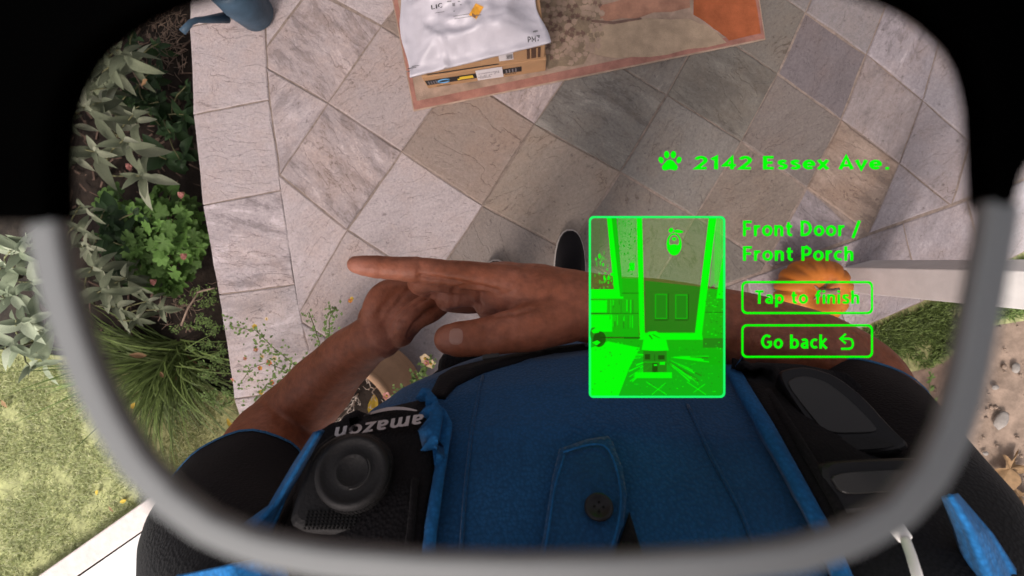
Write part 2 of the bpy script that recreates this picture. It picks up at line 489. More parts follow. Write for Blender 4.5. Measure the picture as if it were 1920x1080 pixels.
lnt.links.new(_m.outputs[0], lnt.nodes['Material Output'].inputs['Surface'])
MT['lens'] = lm
# ------------------------------------------------------------------ the ground
ZS, ZL = -0.26, -0.255                      # garden soil and lawn lie below the porch


def sheet(name, poly, z, mat, sub=0, amp=0.0, seed=0):
    """a level polygon (world xy) as one sheet with gentle unevenness"""
    bm = bmesh.new()
    vs = [bm.verts.new((p[0], p[1], z)) for p in poly]
    bm.faces.new(vs)
    if sub:
        bmesh.ops.triangulate(bm, faces=bm.faces)
        for _ in range(sub):
            bmesh.ops.subdivide_edges(bm, edges=[e for e in bm.edges if e.calc_length() > 0.05], cuts=1)
            bmesh.ops.triangulate(bm, faces=[f for f in bm.faces if len(f.verts) > 4])
        for v in bm.verts:
            v.co.z += amp * mnoise.fractal(Vector((v.co.x * 6, v.co.y * 6, seed)), 1.0, 2.0, 4)
    for f in bm.faces: f.smooth = bool(sub)
    bmesh.ops.recalc_face_normals(bm, faces=bm.faces)
    if sum(f.normal.z for f in bm.faces) < 0: bmesh.ops.reverse_faces(bm, faces=bm.faces)
    me = bpy.data.meshes.new(name); bm.to_mesh(me); bm.free(); me.materials.append(mat)
    o = bpy.data.objects.new(name, me); link(o)
    return tag(o, kind='structure')


def P2(px, py, z):
    p = at(px, py, z); return (p.x, p.y)


g = sheet('ground', [(-60, -60), (60, -60), (60, 60), (-60, 60)], -0.32, MT['dirt'])
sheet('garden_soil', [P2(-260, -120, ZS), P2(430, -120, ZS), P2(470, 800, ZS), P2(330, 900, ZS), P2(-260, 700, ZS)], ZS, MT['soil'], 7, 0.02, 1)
sheet('lawn_ground', [P2(-300, 640, ZL), P2(40, 655, ZL), P2(330, 690, ZL), P2(480, 760, ZL), P2(460, 830, ZL), P2(60, 1110, ZL), P2(-300, 1330, ZL)], -0.235, MT['turf'], 6, 0.008, 2)
sheet('dirt_ground', [P2(1400, 560, ZS), P2(2150, 500, ZS), P2(2300, 1400, ZS), P2(1400, 1400, ZS)], -0.27, MT['dirt'], 7, 0.016, 3)
sheet('side_lawn_ground', [P2(1500, 600, ZS), P2(1930, 440, ZS), P2(2150, 420, ZS), P2(2150, 560, ZS), P2(1850, 610, ZS), P2(1765, 680, ZS), P2(1600, 720, ZS), P2(1480, 700, ZS)], -0.245, MT['turf'], 6, 0.008, 4)

kb = MB()                                    # the kerb between the lawn and the walkway
zk = -0.17
A0, A1, B0, B1 = at(-120, 1215, zk), at(480, 792, zk), at(-30, 1200, zk), at(500, 834, zk)
kb.prism([A0, A1, B1, B0], (0, 0, -0.14))
k = kb.build('kerb', MT['kerb'], origin=(A0 + A1) / 2); bevel(k, 0.006); tag(k, kind='structure')
wk = MB()
z2 = -0.19
wk.prism([at(-24, 1201, z2), at(505, 833, z2), at(900, 1000, z2), at(900, 1600, z2), at(-30, 1600, z2)], (0, 0, -0.12))
w_ = wk.build('walkway', MT['concrete'], origin=at(300, 1080, z2)); tag(w_, kind='structure')

# ------------------------------------------------------------------ the slate porch
LP = [0.15372719836919374, 0.09975443523838104, -0.2019061201018037, 0.09318241057733222, -0.1603819749174913, -0.262324413621821, 0.005825430896791373, 0.015704622534181346, -0.13946163678073578, 0.005090066218439776]
JP = {(0, 0): (752, 285), (-1, 0): (615, 195), (1, 0): (905, 387), (0, -1): (648, 431), (-1, -1): (528, 325), (-1, 1): (715, 48), (1, 1): (1000, 232), (2, 1): (1165, 322), (2, 2): (1250, 178), (3, 2): (1391, 264), (3, 3): (1459, 139), (4, 3): (1579, 225), (5, 3): (1687, 306), (6, 3): (1785, 386), (3, 4): (1510, 24), (4, 4): (1624, 100), (5, 4): (1731, 190), (6, 4): (1819, 265), (5, 5): (1762, 75), (4, 5): (1667, 0)}


def joint0(i, j):
    w = LP[6] * i + LP[7] * j + 1
    u = (LP[0] * i + LP[1] * j + LP[2]) / w; v = (LP[3] * i + LP[4] * j + LP[5]) / w
    r2 = u * u + v * v; d = 1 + LP[8] * r2 + LP[9] * r2 * r2
    return u * d * 1000 + 960, v * d * 1000 + 540


RES = [(k, JP[k][0] - joint0(*k)[0], JP[k][1] - joint0(*k)[1]) for k in JP]


def joint(i, j):                             # the joints as surveyed, hand-laid and not quite regular
    x, y = joint0(i, j); sw = sx = sy = 0
    for (a, b), rx, ry in RES:
        d2 = (a - i) ** 2 + (b - j) ** 2
        w = math.exp(-d2 * 2.2) + 1e-9
        sw += w; sx += w * rx; sy += w * ry
    near = min(1, sw * 1.5)
    return x + sx / sw * near, y + sy / sw * near


def interp(t, tab):
    for (a, b), (c, d) in zip(tab, tab[1:]):
        if t <= c: return b + (d - b) * (t - a) / (c - a)
    return tab[-1][1]


OUT = [(-200, 352), (0, 355), (200, 361), (385, 379), (553, 409), (745, 439), (830, 462)]   # the porch edge towards the bed: (row, column)
INN = [(-200, 490), (0, 493), (190, 505), (345, 527), (470, 544), (580, 560), (665, 580), (830, 620)]
for t in (OUT, INN): pass


def rline(x): return 555 - 0.3548 * (x - 1300)       # joint of the border course on the right
ROUT = [(1380, 720), (1590, 625), (1720, 570), (1950, 458), (2150, 360)]

region = [(interp(y, INN), y) for y in range(-160, 781, 60)] + [(640, rline(640)), (2100, rline(2100)), (2100, -160)]


def clip(poly, reg):
    def inside(p, a, b): return (b[0] - a[0]) * (p[1] - a[1]) - (b[1] - a[1]) * (p[0] - a[0]) <= 1e-6
    def cut(p, q, a, b):
        x1, y1, x2, y2, x3, y3, x4, y4 = *p, *q, *a, *b
        d = (x1 - x2) * (y3 - y4) - (y1 - y2) * (x3 - x4)
        t = ((x1 - x3) * (y3 - y4) - (y1 - y3) * (x3 - x4)) / d
        return (x1 + t * (x2 - x1), y1 + t * (y2 - y1))
    for a, b in zip(reg, reg[1:] + reg[:1]):
        out = []
        for p, q in zip(poly, poly[1:] + poly[:1]):
            if inside(q, a, b):
                if not inside(p, a, b): out.append(cut(p, q, a, b))
                out.append(q)
            elif inside(p, a, b): out.append(cut(p, q, a, b))
        poly = out
        if len(poly) < 3: return []
    return poly


slab_px = [(interp(y, OUT), y) for y in (-160, 0, 200, 385, 553, 745, 815)] + [(900, 815), (1380, 720), (1590, 625), (1720, 570), (1950, 458), (2150, 360), (2150, -160)]
sl = MB()
sl.prism([at(x + (6 if x < 500 else 0), y, -0.0032) for x, y in slab_px], (0, 0, -0.31))
porch = sl.build('porch_floor', MT['mortar'], origin=at(1000, 490, -0.005)); tag(porch, kind='structure')


def area(p): return abs(sum(a[0] * b[1] - a[1] * b[0] for a, b in zip(p, p[1:] + p[:1]))) / 2


def tile(poly, col, streak):
    """one riven slate: uneven chipped edges, eased arris, its own cleft direction"""
    poly = [p for i, p in enumerate(poly) if math.dist(p, poly[i - 1]) > 3]
    if len(poly) < 3 or area(poly) < 250: return
    w = [at(x, y, 0) for x, y in poly]
    c = sum(w, Vector()) / len(w)
    ar = sum(a.x * b.y - a.y * b.x for a, b in zip(w, w[1:] + w[:1]))
    if ar < 0: w = w[::-1]
    ring = []
    for a, b in zip(w, w[1:] + w[:1]):
        n = max(2, min(7, int((b - a).length / 0.045)))
        ring += [a + (b - a) * (k / n) for k in range(n)]
    n = len(ring); zt = random.uniform(-0.0025, 0.0025)
    tilt = Vector((random.uniform(-1, 1), random.uniform(-1, 1), 0)) * 0.006

    def inset(d, z, jit):
        out = []
        for i, p in enumerate(ring):
            t = (ring[(i + 1) % n] - ring[i - 1]).normalized(); q = Vector((-t.y, t.x, 0))
            m = p + q * (d + random.uniform(0, jit))
            m.z = z + tilt.dot(p - c); out.append(m)
        return out
    r0 = inset(0.0013, -0.03, 0.0022); r1 = [Vector((p.x, p.y, zt - 0.0022 + tilt.dot(p - c))) for p in r0]
    r2 = inset(0.0042, zt, 0.0035)
    mb = MB()
    vs = r0 + r1 + r2
    fs = [(a * n + i, a * n + (i + 1) % n, (a + 1) * n + (i + 1) % n, (a + 1) * n + i) for a in (0, 1) for i in range(n)]
    fs.append(tuple(2 * n + i for i in range(n)))
    mb.add(vs, fs)
    o = mb.build('slate_tile', MT['slate'], porch, origin=c, rot=streak)
    o.color = (*col, 1)


LIGHT, PINK, BROWN, OLIVE, GREY, MAUVE, PALE = (0.45, 0.395, 0.39), (0.41, 0.35, 0.335), (0.275, 0.22, 0.185), (0.185, 0.168, 0.145), (0.225, 0.208, 0.20), (0.245, 0.215, 0.215), (0.34, 0.305, 0.31)  # slate tones by place; the paler left has stronger daylight put into its colour
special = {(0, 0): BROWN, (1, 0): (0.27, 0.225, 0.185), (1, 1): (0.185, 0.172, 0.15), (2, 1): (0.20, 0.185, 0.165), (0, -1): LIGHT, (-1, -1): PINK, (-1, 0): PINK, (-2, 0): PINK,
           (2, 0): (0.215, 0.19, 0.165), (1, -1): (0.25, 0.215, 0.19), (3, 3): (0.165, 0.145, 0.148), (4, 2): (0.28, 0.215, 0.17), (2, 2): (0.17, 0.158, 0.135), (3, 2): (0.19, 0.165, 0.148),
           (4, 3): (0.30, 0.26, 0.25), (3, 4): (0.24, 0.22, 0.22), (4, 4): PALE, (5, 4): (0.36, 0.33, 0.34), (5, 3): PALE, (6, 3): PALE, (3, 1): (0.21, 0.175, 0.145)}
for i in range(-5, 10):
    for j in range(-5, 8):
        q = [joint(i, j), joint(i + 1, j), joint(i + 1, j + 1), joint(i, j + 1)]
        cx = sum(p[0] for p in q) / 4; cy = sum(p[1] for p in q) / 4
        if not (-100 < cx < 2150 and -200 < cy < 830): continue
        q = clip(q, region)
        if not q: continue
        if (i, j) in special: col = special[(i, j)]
        elif cx < 760: col = random.choice([LIGHT, PINK, LIGHT])  # left tiles: natural slate tone, lightened to paint in the open sky
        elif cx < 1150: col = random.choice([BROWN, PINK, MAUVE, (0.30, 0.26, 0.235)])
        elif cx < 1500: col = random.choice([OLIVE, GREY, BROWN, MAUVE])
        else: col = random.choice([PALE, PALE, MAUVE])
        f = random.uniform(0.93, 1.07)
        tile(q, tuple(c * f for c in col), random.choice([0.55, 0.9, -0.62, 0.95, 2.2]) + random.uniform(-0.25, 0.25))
cross = [((345, -160), (490, -175)), ((354, 50), (495, 22)), ((361, 215), (504, 187)), ((379, 385), (528, 357)), ((409, 553), (553, 533)), ((438, 748), (602, 728)), ((462, 830), (620, 815))]
for (a, b), (c, d) in zip(cross, cross[1:]):
    mid_o = (interp((a[1] + c[1]) / 2, OUT), (a[1] + c[1]) / 2); mid_i = (interp((b[1] + d[1]) / 2, INN), (b[1] + d[1]) / 2)
    f = random.uniform(0.98, 1.08)
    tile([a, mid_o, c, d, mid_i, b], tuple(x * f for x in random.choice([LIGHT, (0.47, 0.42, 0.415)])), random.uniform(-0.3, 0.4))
xs = [1250, 1400, 1545, 1694, 1815, 1930, 2060]
ro = [1385, 1440, 1590, 1728, 1850, 1960, 2110]
for k in range(6):
    a, b = (xs[k], rline(xs[k]) + 3), (xs[k + 1], rline(xs[k + 1]) + 3)
    c, d = (ro[k + 1], interp(ro[k + 1], ROUT)), (ro[k], interp(ro[k], ROUT))
    tile([a, b, c, d], random.choice([PALE, MAUVE, (0.26, 0.225, 0.205)]), random.uniform(1.0, 1.5))

# ------------------------------------------------------------------ white porch post and the pumpkin at its foot
base = [at(1583, 501), at(1595, 549)]
e = base[1] - base[0]; east = Vector((-e.y, e.x, 0)).normalized() * 0.088
if east.x < 0: east = -east
cpost = (base[0] + base[1] + east * 1.0 + base[0] * 0) / 2
post = thing('porch_post', (base[0] + base[1]) / 2 + east / 2, 'white square wooden porch post beside the pumpkin at the porch corner', 'post')
mb = MB(); mb.prism([base[0], base[1], base[1] + east, base[0] + east], (0, 0, 2.45))
bevel(mb.build('shaft', MT['white'], post), 0.003)
mb = MB(); c0 = (base[0] + base[1]) / 2 + east / 2
u, v = e.normalized() * (e.length / 2 + 0.012), east.normalized() * (0.044 + 0.012)
mb.box(c0 + Vector((0, 0, 2.5)), u, v, (0, 0, 0.05)); bevel(mb.build('capital', MT['white'], post), 0.004)

pc = at(1523, 546, 0.085); pc.z = 0
pump = thing('pumpkin', pc, 'round ribbed orange pumpkin at the foot of the white post', 'pumpkin')
vs = []; fs = []; na, nr = 96, 26
for i in range(nr + 1):
    th = math.pi * i / nr
    for k in range(na):
        ph = 2 * math.pi * k / na
        rib = 1 - 0.12 * (1 - abs(math.sin(ph * 8 + 0.4 * math.sin(ph)))) ** 2.2 * max(0, math.sin(th)) ** 0.6
        dip = 1 - 0.42 * math.exp(-(th / 0.42) ** 2) - 0.25 * math.exp(-((math.pi - th) / 0.5) ** 2)
        rr = 0.108 * rib * (1 + 0.03 * math.sin(2 * ph + 1))
        vs.append(pc + Vector((rr * max(0, math.sin(th)) ** 0.85 * math.cos(ph), rr * max(0, math.sin(th)) ** 0.85 * math.sin(ph), 0.085 + 0.085 * math.cos(th) * dip)))
for i in range(nr):
    for k in range(na):
        fs.append((i * na + k, (i + 1) * na + k, (i + 1) * na + (k + 1) % na, i * na + (k + 1) % na))
mb = MB(); mb.add(vs, fs, True); mb.build('rind', MT['pumpkin'], pump)
mb = MB(); tp = pc + Vector((0, 0, 0.128))
mb.tube([tp, tp + Vector((0.002, 0, 0.02)), tp + Vector((0.01, 0.004, 0.038)), tp + Vector((0.024, 0.006, 0.05))], [0.021, 0.012, 0.009, 0.011], 7)
for k in range(5):
    a = k * 1.257
    mb.tube([tp + Vector((0, 0, 0.006)), tp + Vector((0.018 * math.cos(a), 0.018 * math.sin(a), 0.008)), tp + Vector((0.034 * math.cos(a), 0.034 * math.sin(a), 0.017))], [0.007, 0.005, 0.002], 5)
mb.build('stalk', MT['twig'], pump)

# ------------------------------------------------------------------ doormat with its print
M0, M1 = at(776, 210), at(1434, 76)
mx = (M1 - M0); mlen = mx.length; mx.normalize(); my = Vector((-mx.y, mx.x, 0))
dm = thing('doormat', (M0 + M1) / 2, 'flat tan and rust doormat with a red brown border under the parcels', 'doormat')


def mat_uv(u, v, z=0.008): return M0 + mx * u + my * v + Vector((0, 0, z))
MH = 0.62
mb = MB(); mb.prism([mat_uv(0, 0, 0.002), mat_uv(mlen, 0, 0.002), mat_uv(mlen, MH, 0.002), mat_uv(0, MH, 0.002)], (0, 0, 0.006)); bevel(mb.build('weave', MT['matbase'], dm), 0.002)
mb = MB(); b_ = 0.03
for (u0, v0, u1, v1) in ((0.004, 0.004, mlen - 0.004, b_), (0.004, b_ + 0.0002, b_ * 0.6, MH - b_), (mlen - b_ * 0.7, b_ + 0.0002, mlen - 0.004, MH - b_)):
    mb.prism([mat_uv(u0, v0, 0.0078), mat_uv(u1, v0, 0.0078), mat_uv(u1, v1, 0.0078), mat_uv(u0, v1, 0.0078)], (0, 0, 0.0009))
mb.build('border', MT['matborder'], dm)


def px_uv(px, py):
    d = at(px, py) - M0; return d.dot(mx), d.dot(my)


def print_px(name, poly, mat, z, wob=0.0):
    pts = []
    for a, b in zip(poly, poly[1:] + poly[:1]):
        for k in range(3):
            t = k / 3; pts.append((a[0] + (b[0] - a[0]) * t + random.uniform(-wob, wob), a[1] + (b[1] - a[1]) * t + random.uniform(-wob, wob)))
    mb = MB(); mb.prism([mat_uv(*px_uv(*p), z=z) for p in pts], (0, 0, 0.0009)); mb.build(name, MT[mat], dm)


print_px('orange_leaf', [(1302, -60), (1298, 30), (1320, 42), (1345, 62), (1366, 78), (1424, 66), (1404, -60)], 'matorange', 0.0081, 1.0)
print_px('pale_leaf', [(1100, 60), (1180, 38), (1290, 36), (1340, 62), (1360, 80), (1250, 105), (1150, 112), (1092, 95)], 'matpale', 0.0080, 3)
print_px('olive_panel', [(1000, -60), (1100, -60), (1125, 10), (1130, 70), (1095, 120), (1025, 130), (1005, 60)], 'matolive', 0.0079, 3)
print_px('rust_leaf', [(1120, 12), (1200, -10), (1290, -40), (1290, 20), (1190, 34), (1125, 44)], 'matrust', 0.00795, 4)
print_px('brown_stem', [(1108, 40), (1150, 43), (1200, 36), (1203, 39), (1150, 48), (1108, 44)], 'matdark', 0.0095)
mb = MB(); mb2 = MB(); mb3 = MB()
for k in range(150):                          # seed head printed on the mat: scales in a spiral, petals breaking through
    a = k * 2.39996; r_ = 5.6 * math.sqrt(k)
    x, y = 1066 + r_ * math.cos(a), 50 + r_ * math.sin(a) * 1.05
    if y > 122 or y < -50 or x > 1132: continue
    sz = random.uniform(4.0, 5.6)
    star = random.random() < (0.6 if r_ < 30 else 0.12)
    pts = []
    nn_ = random.choice((5, 6, 7))
    for q in range(nn_ * 2):
        b = math.pi * q / nn_ + a
        rr = sz * random.uniform(.9, 1.5) if q % 2 == 0 else sz * (random.uniform(.45, .8) if star else .95)
        pts.append(mat_uv(*px_uv(x + rr * math.cos(b), y + rr * math.sin(b)), z=0.0084 + .0002 * (k % 4)))
    (mb if star else random.choice((mb2, mb2, mb3))).prism(pts, (0, 0, 0.0008))
for m_, nm, mt in ((mb, 'petal_print', 'matdark'), (mb2, 'seed_print', 'matbase'), (mb3, 'scale_print', 'matolive')):
    tag(m_.build(nm, MT[mt], dm), kind='stuff')

# ------------------------------------------------------------------ parcels on the mat
def parcel(name, p0, p1, z0, z1, deep, label):
    a, b = at(*p0, z0), at(*p1, z0)
    ux = (b - a).normalized(); uy = Vector((-ux.y, ux.x, 0))
    t = thing(name, (a + b) / 2 + uy * deep / 2, label, 'parcel')
    m = MB(); m.prism([a, b, b + uy * deep, a + uy * deep], (0, 0, z1 - z0)); bevel(m.build('carton', MT['card'], t), 0.002, 2)
    return t, a, b, ux, uy


def front(mb, a, ux, uy, u0, u1, z0, z1, off=0.0008, th=0.0006):   # flat print on a carton's front
    p = a - uy * off; z0 += 0; pts = [p + ux * u0 + Vector((0, 0, z0)), p + ux * u1 + Vector((0, 0, z0)), p + ux * u1 + Vector((0, 0, z1)), p + ux * u0 + Vector((0, 0, z1))]
    mb.prism(pts, -uy * th)


low, a, b, ux, uy = parcel('cardboard_parcel', (803, 166), (1023, 133), 0.010, 0.102, 0.30, 'flat brown carton sealed with printed black tape, lower of the two on the doormat')
wd = (b - a).length
mb = MB(); front(mb, a, ux, uy, 0.004, wd * 0.80, 0.030, 0.066); mb.build('tape', MT['ink'], low)
mb = MB(); front(mb, a, ux, uy, wd * 0.29, wd * 0.40, 0.038, 0.058, 0.0015); front(mb, a, ux, uy, wd * 0.27, wd * 0.29, 0.036, 0.046, 0.0015); mb.build('yellow_print', MT['yellow'], low)
mb = MB(); ctr = a + ux * wd * 0.16 + Vector((0, 0, 0.048)) - uy * 0.0018
mb.tube([ctr + ux * 0.019 * math.cos(q) + Vector((0, 0, 0.012 * math.sin(q))) for q in np.linspace(0.3, 5.6, 14)], 0.0026, 6); mb.build('swirl_print', MT['lightblue'], low)
mb = MB()
for k in range(5): front(mb, a, ux, uy, wd * 0.03 + k * 0.008, wd * 0.03 + k * 0.008 + 0.003, 0.036, 0.060, 0.0015)
for k in range(4): front(mb, a, ux, uy, wd * 0.67 + k * 0.010, wd * 0.67 + k * 0.010 + 0.004, 0.036, 0.060, 0.0015)
tag(mb.build('tape_marks', MT['greyink'], low), kind='stuff')
mb = MB(); front(mb, a, ux, uy, wd * 0.08, wd * 0.20, 0.010, 0.012); front(mb, a, ux, uy, wd * 0.66, wd * 0.75, 0.020, 0.022); front(mb, a, ux, uy, wd * 0.748, wd * 0.75, 0.0222, 0.030); tag(mb.build('box_marks', MT['ink'], low), kind='stuff')
mb = MB(); front(mb, a, ux, uy, wd * 0.43, wd * 0.645, 0.012, 0.090, 0.0022, 0.0008); lab = mb.build('address_label', MT['paper'], low)
mb = MB()
for k, (x0, x1) in enumerate(((0.45, 0.56), (0.44, 0.54), (0.46, 0.60), (0.58, 0.63), (0.45, 0.63))):
    for s in range(int((x1 - x0) * 70)):
        xx = x0 + s / 70
        if random.random() < 0.8: front(mb, a, ux, uy, wd * xx, wd * (xx + 0.010), 0.028 + 0.0085 * k, 0.032 + 0.0085 * k, 0.0036, 0.0003)
tag(mb.build('label_print', MT['greyink'], low), kind='stuff')

up, a2, b2, ux2, uy2 = parcel('cardboard_parcel', (797, 142), (1021, 108), 0.104, 0.196, 0.27, 'brown carton with a dark open end flap, between the lower carton and white mailer')
w2 = (b2 - a2).length
mb = MB(); front(mb, a2, ux2, uy2, w2 * 0.855, w2 * 0.965, 0.012, 0.080); mb.build('open_flap', MT['carddark'], up)
mb = MB(); front(mb, a2, ux2, uy2, w2 * 0.88, w2 * 0.89, 0.012, 0.078, 0.0016); front(mb, a2, ux2, uy2, w2 * 0.93, w2 * 0.942, 0.012, 0.078, 0.0016); tag(mb.build('flap_edge', MT['card'], up), kind='stuff')
mb = MB(); front(mb, a2, ux2, uy2, w2 * 0.63, w2 * 0.745, 0.026, 0.072, 0.0012); mb.build('barcode_label', MT['paper'], up)
mb = MB()
for k in range(9): front(mb, a2, ux2, uy2, w2 * 0.69 + k * 0.0022, w2 * 0.69 + k * 0.0022 + random.uniform(0.0007, 0.0016), 0.034, 0.064, 0.0022, 0.0003)
tag(mb.build('barcode', MT['ink'], up), kind='stuff')
mb = MB(); front(mb, a2, ux2, uy2, w2 * 0.02, w2 * 0.62, 0.004, 0.010); mb.build('tape', MT['ink'], up)

# the white padded mailer on top
CZ = 0.215
q = [at(766, 147, 0.203), at(1029, 82, 0.205), at(985, -75, 0.207), at(742, -60, 0.205)]
mc = sum(q, Vector()) / 4
mail = thing('padded_mailer', mc, 'crumpled white plastic mailer with an orange sticker, topmost of the parcels', 'parcel')
n = 44; vs = []; top = {}
left_bulge = lambda v: 0.012 * math.sin(v * math.pi)
for j in range(n + 1):
    for i in range(n + 1):
        u, v = i / n, j / n
        p = (q[0] * (1 - u) + q[1] * u) * (1 - v) + (q[3] * (1 - u) + q[2] * u) * v
        edge = min(u, 1 - u, v, 1 - v)
        p += (q[1] - q[0]).normalized() * (0.014 * math.sin(v * 9 + 1) * 0.5 * (1 if u < 0.02 or u > 0.98 else 0.2))
        puff = min(1, max(0, (edge - 0.045) / 0.22)); puff = puff * puff * (3 - 2 * puff)
        nz = mnoise.fractal(Vector((u * 4.0, v * 4.0, 3.1)), 0.9, 2.0, 5)
        rid = 1 - abs(mnoise.noise(Vector((u * 5 + v * 3, v * 4 - u * 2, 8)))) * 2
        h = 0.042 * puff + 0.013 * nz * (0.3 + puff) + 0.018 * max(0, rid - 0.5) * (0.35 + puff)
        crease = math.exp(-((u - 0.27) / 0.012) ** 2) * max(0, 1 - v * 4)
        h += 0.014 * crease
        p = p + Vector((0, 0, h + 0.006)); vs.append(p)
mb = MB()
W = n + 1
fs = [(j * W + i, j * W + i + 1, (j + 1) * W + i + 1, (j + 1) * W + i) for j in range(n) for i in range(n)]
bot = []
for j in range(n + 1):
    for i in range(n + 1):
        u, v = i / n, j / n
        p = (q[0] * (1 - u) + q[1] * u) * (1 - v) + (q[3] * (1 - u) + q[2] * u) * v
        t = Vector(vs[j * W + i]); t2 = Vector((t.x, t.y, min(t.z - 0.0015, max(p.z, 0.1985)))); bot.append(t2)
B = len(vs)
fs2 = [(B + j * W + i, B + (j + 1) * W + i, B + (j + 1) * W + i + 1, B + j * W + i + 1) for j in range(n) for i in range(n)]
edge_loop = [i for i in range(W)] + [j * W + n for j in range(1, W)] + [n * W + i for i in range(n - 1, -1, -1)] + [j * W for j in range(n - 1, 0, -1)]
fs3 = [(edge_loop[(k + 1) % len(edge_loop)], edge_loop[k], B + edge_loop[k], B + edge_loop[(k + 1) % len(edge_loop)]) for k in range(len(edge_loop))]
mb.add(vs + bot, fs + fs2 + fs3, True)
mb.build('envelope', MT['mailer'], mail)
mail_bvh = BVHTree.FromPolygons([tuple(p) for p in vs], fs)


def drape(bvh, px, py, off=0.0008, default=0.4):
    d = ray(px, py).normalized(); h = bvh.ray_cast(EYE, d)
    if h[0] is None: return EYE + ray(px, py) * default
    return h[0] - d * off


def arc(cx, cy, rx, ry, a0, a1, n=12):
    return [(cx + rx * math.cos(R(a0 + (a1 - a0) * k / n)), cy + ry * math.sin(R(a0 + (a1 - a0) * k / n))) for k in range(n + 1)]


_NA = [(.1, .42), (.15, .55), (.21, .61), (.28, .63), (.35, .61), (.41, .54), (.42, .44), (.42, 0)]
GLYPH = {                                     # stems and bowls of a plain bold sans: strokes in a box one capital high
    '2': (.58, [arc(.27, .69, .21, .23, 165, -35) + [(.36, .44), (.07, .085), (.53, .085)]]), '1': (.46, [[(.06, .74), (.27, .92), (.27, 0)]]),
    '4': (.64, [[(.42, 0), (.42, .92), (.07, .31), (.60, .31)]]), '7': (.54, [[(.04, .92), (.49, .92), (.2, 0)]]), '0': (.58, [arc(.29, .5, .2, .42, 0, 360, 24)]),
    'E': (.55, [[(.5, .92), (.11, .92), (.11, .085), (.51, .085)], [(.11, .51), (.46, .51)]]), 'F': (.52, [[(.5, .92), (.11, .92), (.11, 0)], [(.11, .49), (.45, .49)]]),
    's': (.47, [[(.40, .57), (.31, .625), (.21, .63), (.13, .58), (.12, .48), (.19, .40), (.31, .34), (.385, .26), (.37, .14), (.28, .08), (.17, .08), (.06, .14)]]),
    'e': (.56, [[(.09, .35)] + [(.47, .35)] + arc(.28, .355, .2, .275, 12, 318, 18)]), 'x': (.50, [[(.04, .71), (.46, 0)], [(.46, .71), (.04, 0)]]),
    'A': (.64, [[(.05, 0), (.32, .98), (.59, 0)], [(.15, .30), (.49, .30)]]), 'v': (.51, [[(.04, .71), (.255, .03), (.47, .71)]]), '.': (.26, [[(.05, .08), (.22, .08)]]),
    'r': (.38, [[(.1, 0), (.1, .71)], [(.1, .40), (.15, .54), (.23, .62), (.36, .63)]]), 'o': (.57, [arc(.285, .355, .2, .275, 0, 360, 24)]), 'n': (.54, [[(.1, 0), (.1, .71)], _NA]),
    't': (.39, [[(.17, .90), (.17, .22), (.2, .12), (.27, .08), (.36, .09)], [(.03, .63), (.36, .63)]]), 'D': (.66, [[(.11, .92), (.11, .085), (.25, .085)] + arc(.25, .5025, .30, .4175, -90, 90, 14) + [(.11, .92)]]),
    '/': (.42, [[(.03, -.12), (.38, 1.0)]]), 'P': (.57, [[(.11, 0), (.11, .92), (.27, .92)] + arc(.27, .665, .22, .255, 90, -90, 12) + [(.11, .41)]]),
    'c': (.46, [arc(.28, .355, .2, .275, 50, 310, 16)]), 'h': (.54, [[(.1, 0), (.1, 1.0)], _NA]), 'T': (.54, [[(.02, .92), (.52, .92)], [(.27, .92), (.27, 0)]]),
    'a': (.50, [[(.09, .58), (.18, .63), (.29, .63), (.37, .56), (.385, .45), (.385, 0)], [(.385, .38), (.23, .375), (.12, .32), (.085, .21), (.13, .11), (.23, .075), (.32, .11), (.385, .18)]]),
    'p': (.57, [[(.1, .71), (.1, -.26)], arc(.285, .355, .19, .275, 0, 360, 24)]), 'b': (.57, [[(.1, 0), (.1, 1.0)], arc(.285, .355, .19, .275, 0, 360, 24)]),
    'f': (.37, [[(.37, .94), (.27, .94), (.2, .89), (.175, .78), (.175, 0)], [(.03, .63), (.34, .63)]]), 'i': (.20, [[(.1, 0), (.1, .71)], [(.1, .84), (.1, 1.0)]]),
    'G': (.68, [arc(.36, .5, .27, .42, 48, 318, 20) + [(.58, .24), (.58, .46), (.37, .46)]]), 'k': (.50, [[(.1, 0), (.1, 1.0)], [(.43, .71), (.15, .36), (.46, 0)]]),
    'm': (.83, [[(.1, 0), (.1, .71)], _NA, [(x + .31, y) for x, y in _NA]]), 'z': (.45, [[(.05, .63), (.37, .63), (.06, .08), (.41, .08)]]),
    'M': (.76, [[(.1, 0), (.11, .92), (.38, .28), (.65, .92), (.66, 0)]]), 'L': (.50, [[(.11, .92), (.11, .085), (.47, .085)]]), 'I': (.22, [[(.11, 0), (.11, .92)]]), 'C': (.60, [arc(.36, .5, .26, .42, 48, 312, 18)]), ' ': (.25, []),
}


def thick_line(pts, w):
    """outline of one stroke: left side, right side, mitred at the bends"""
    n = len(pts); closed = math.dist(pts[0], pts[-1]) < 1e-6
    Lf, Rt = [], []
    for i, p in enumerate(pts):
        a = pts[i - 1] if i else (pts[-2] if closed else None); b = pts[i + 1] if i < n - 1 else (pts[1] if closed else None)
        def nrm(u, v): d = math.dist(u, v) or 1; return (-(v[1] - u[1]) / d, (v[0] - u[0]) / d)
        if a is None: m = nrm(p, b); s = 1
        elif b is None: m = nrm(a, p); s = 1
        else:
            n1, n2 = nrm(a, p), nrm(p, b); m = (n1[0] + n2[0], n1[1] + n2[1]); q = math.hypot(*m) or 1; m = (m[0] / q, m[1] / q)
            s = min(2.2, 1 / max(.2, m[0] * n1[0] + m[1] * n1[1]))
        Lf.append((p[0] + m[0] * w / 2 * s, p[1] + m[1] * w / 2 * s)); Rt.append((p[0] - m[0] * w / 2 * s, p[1] - m[1] * w / 2 * s))
    return Lf, Rt


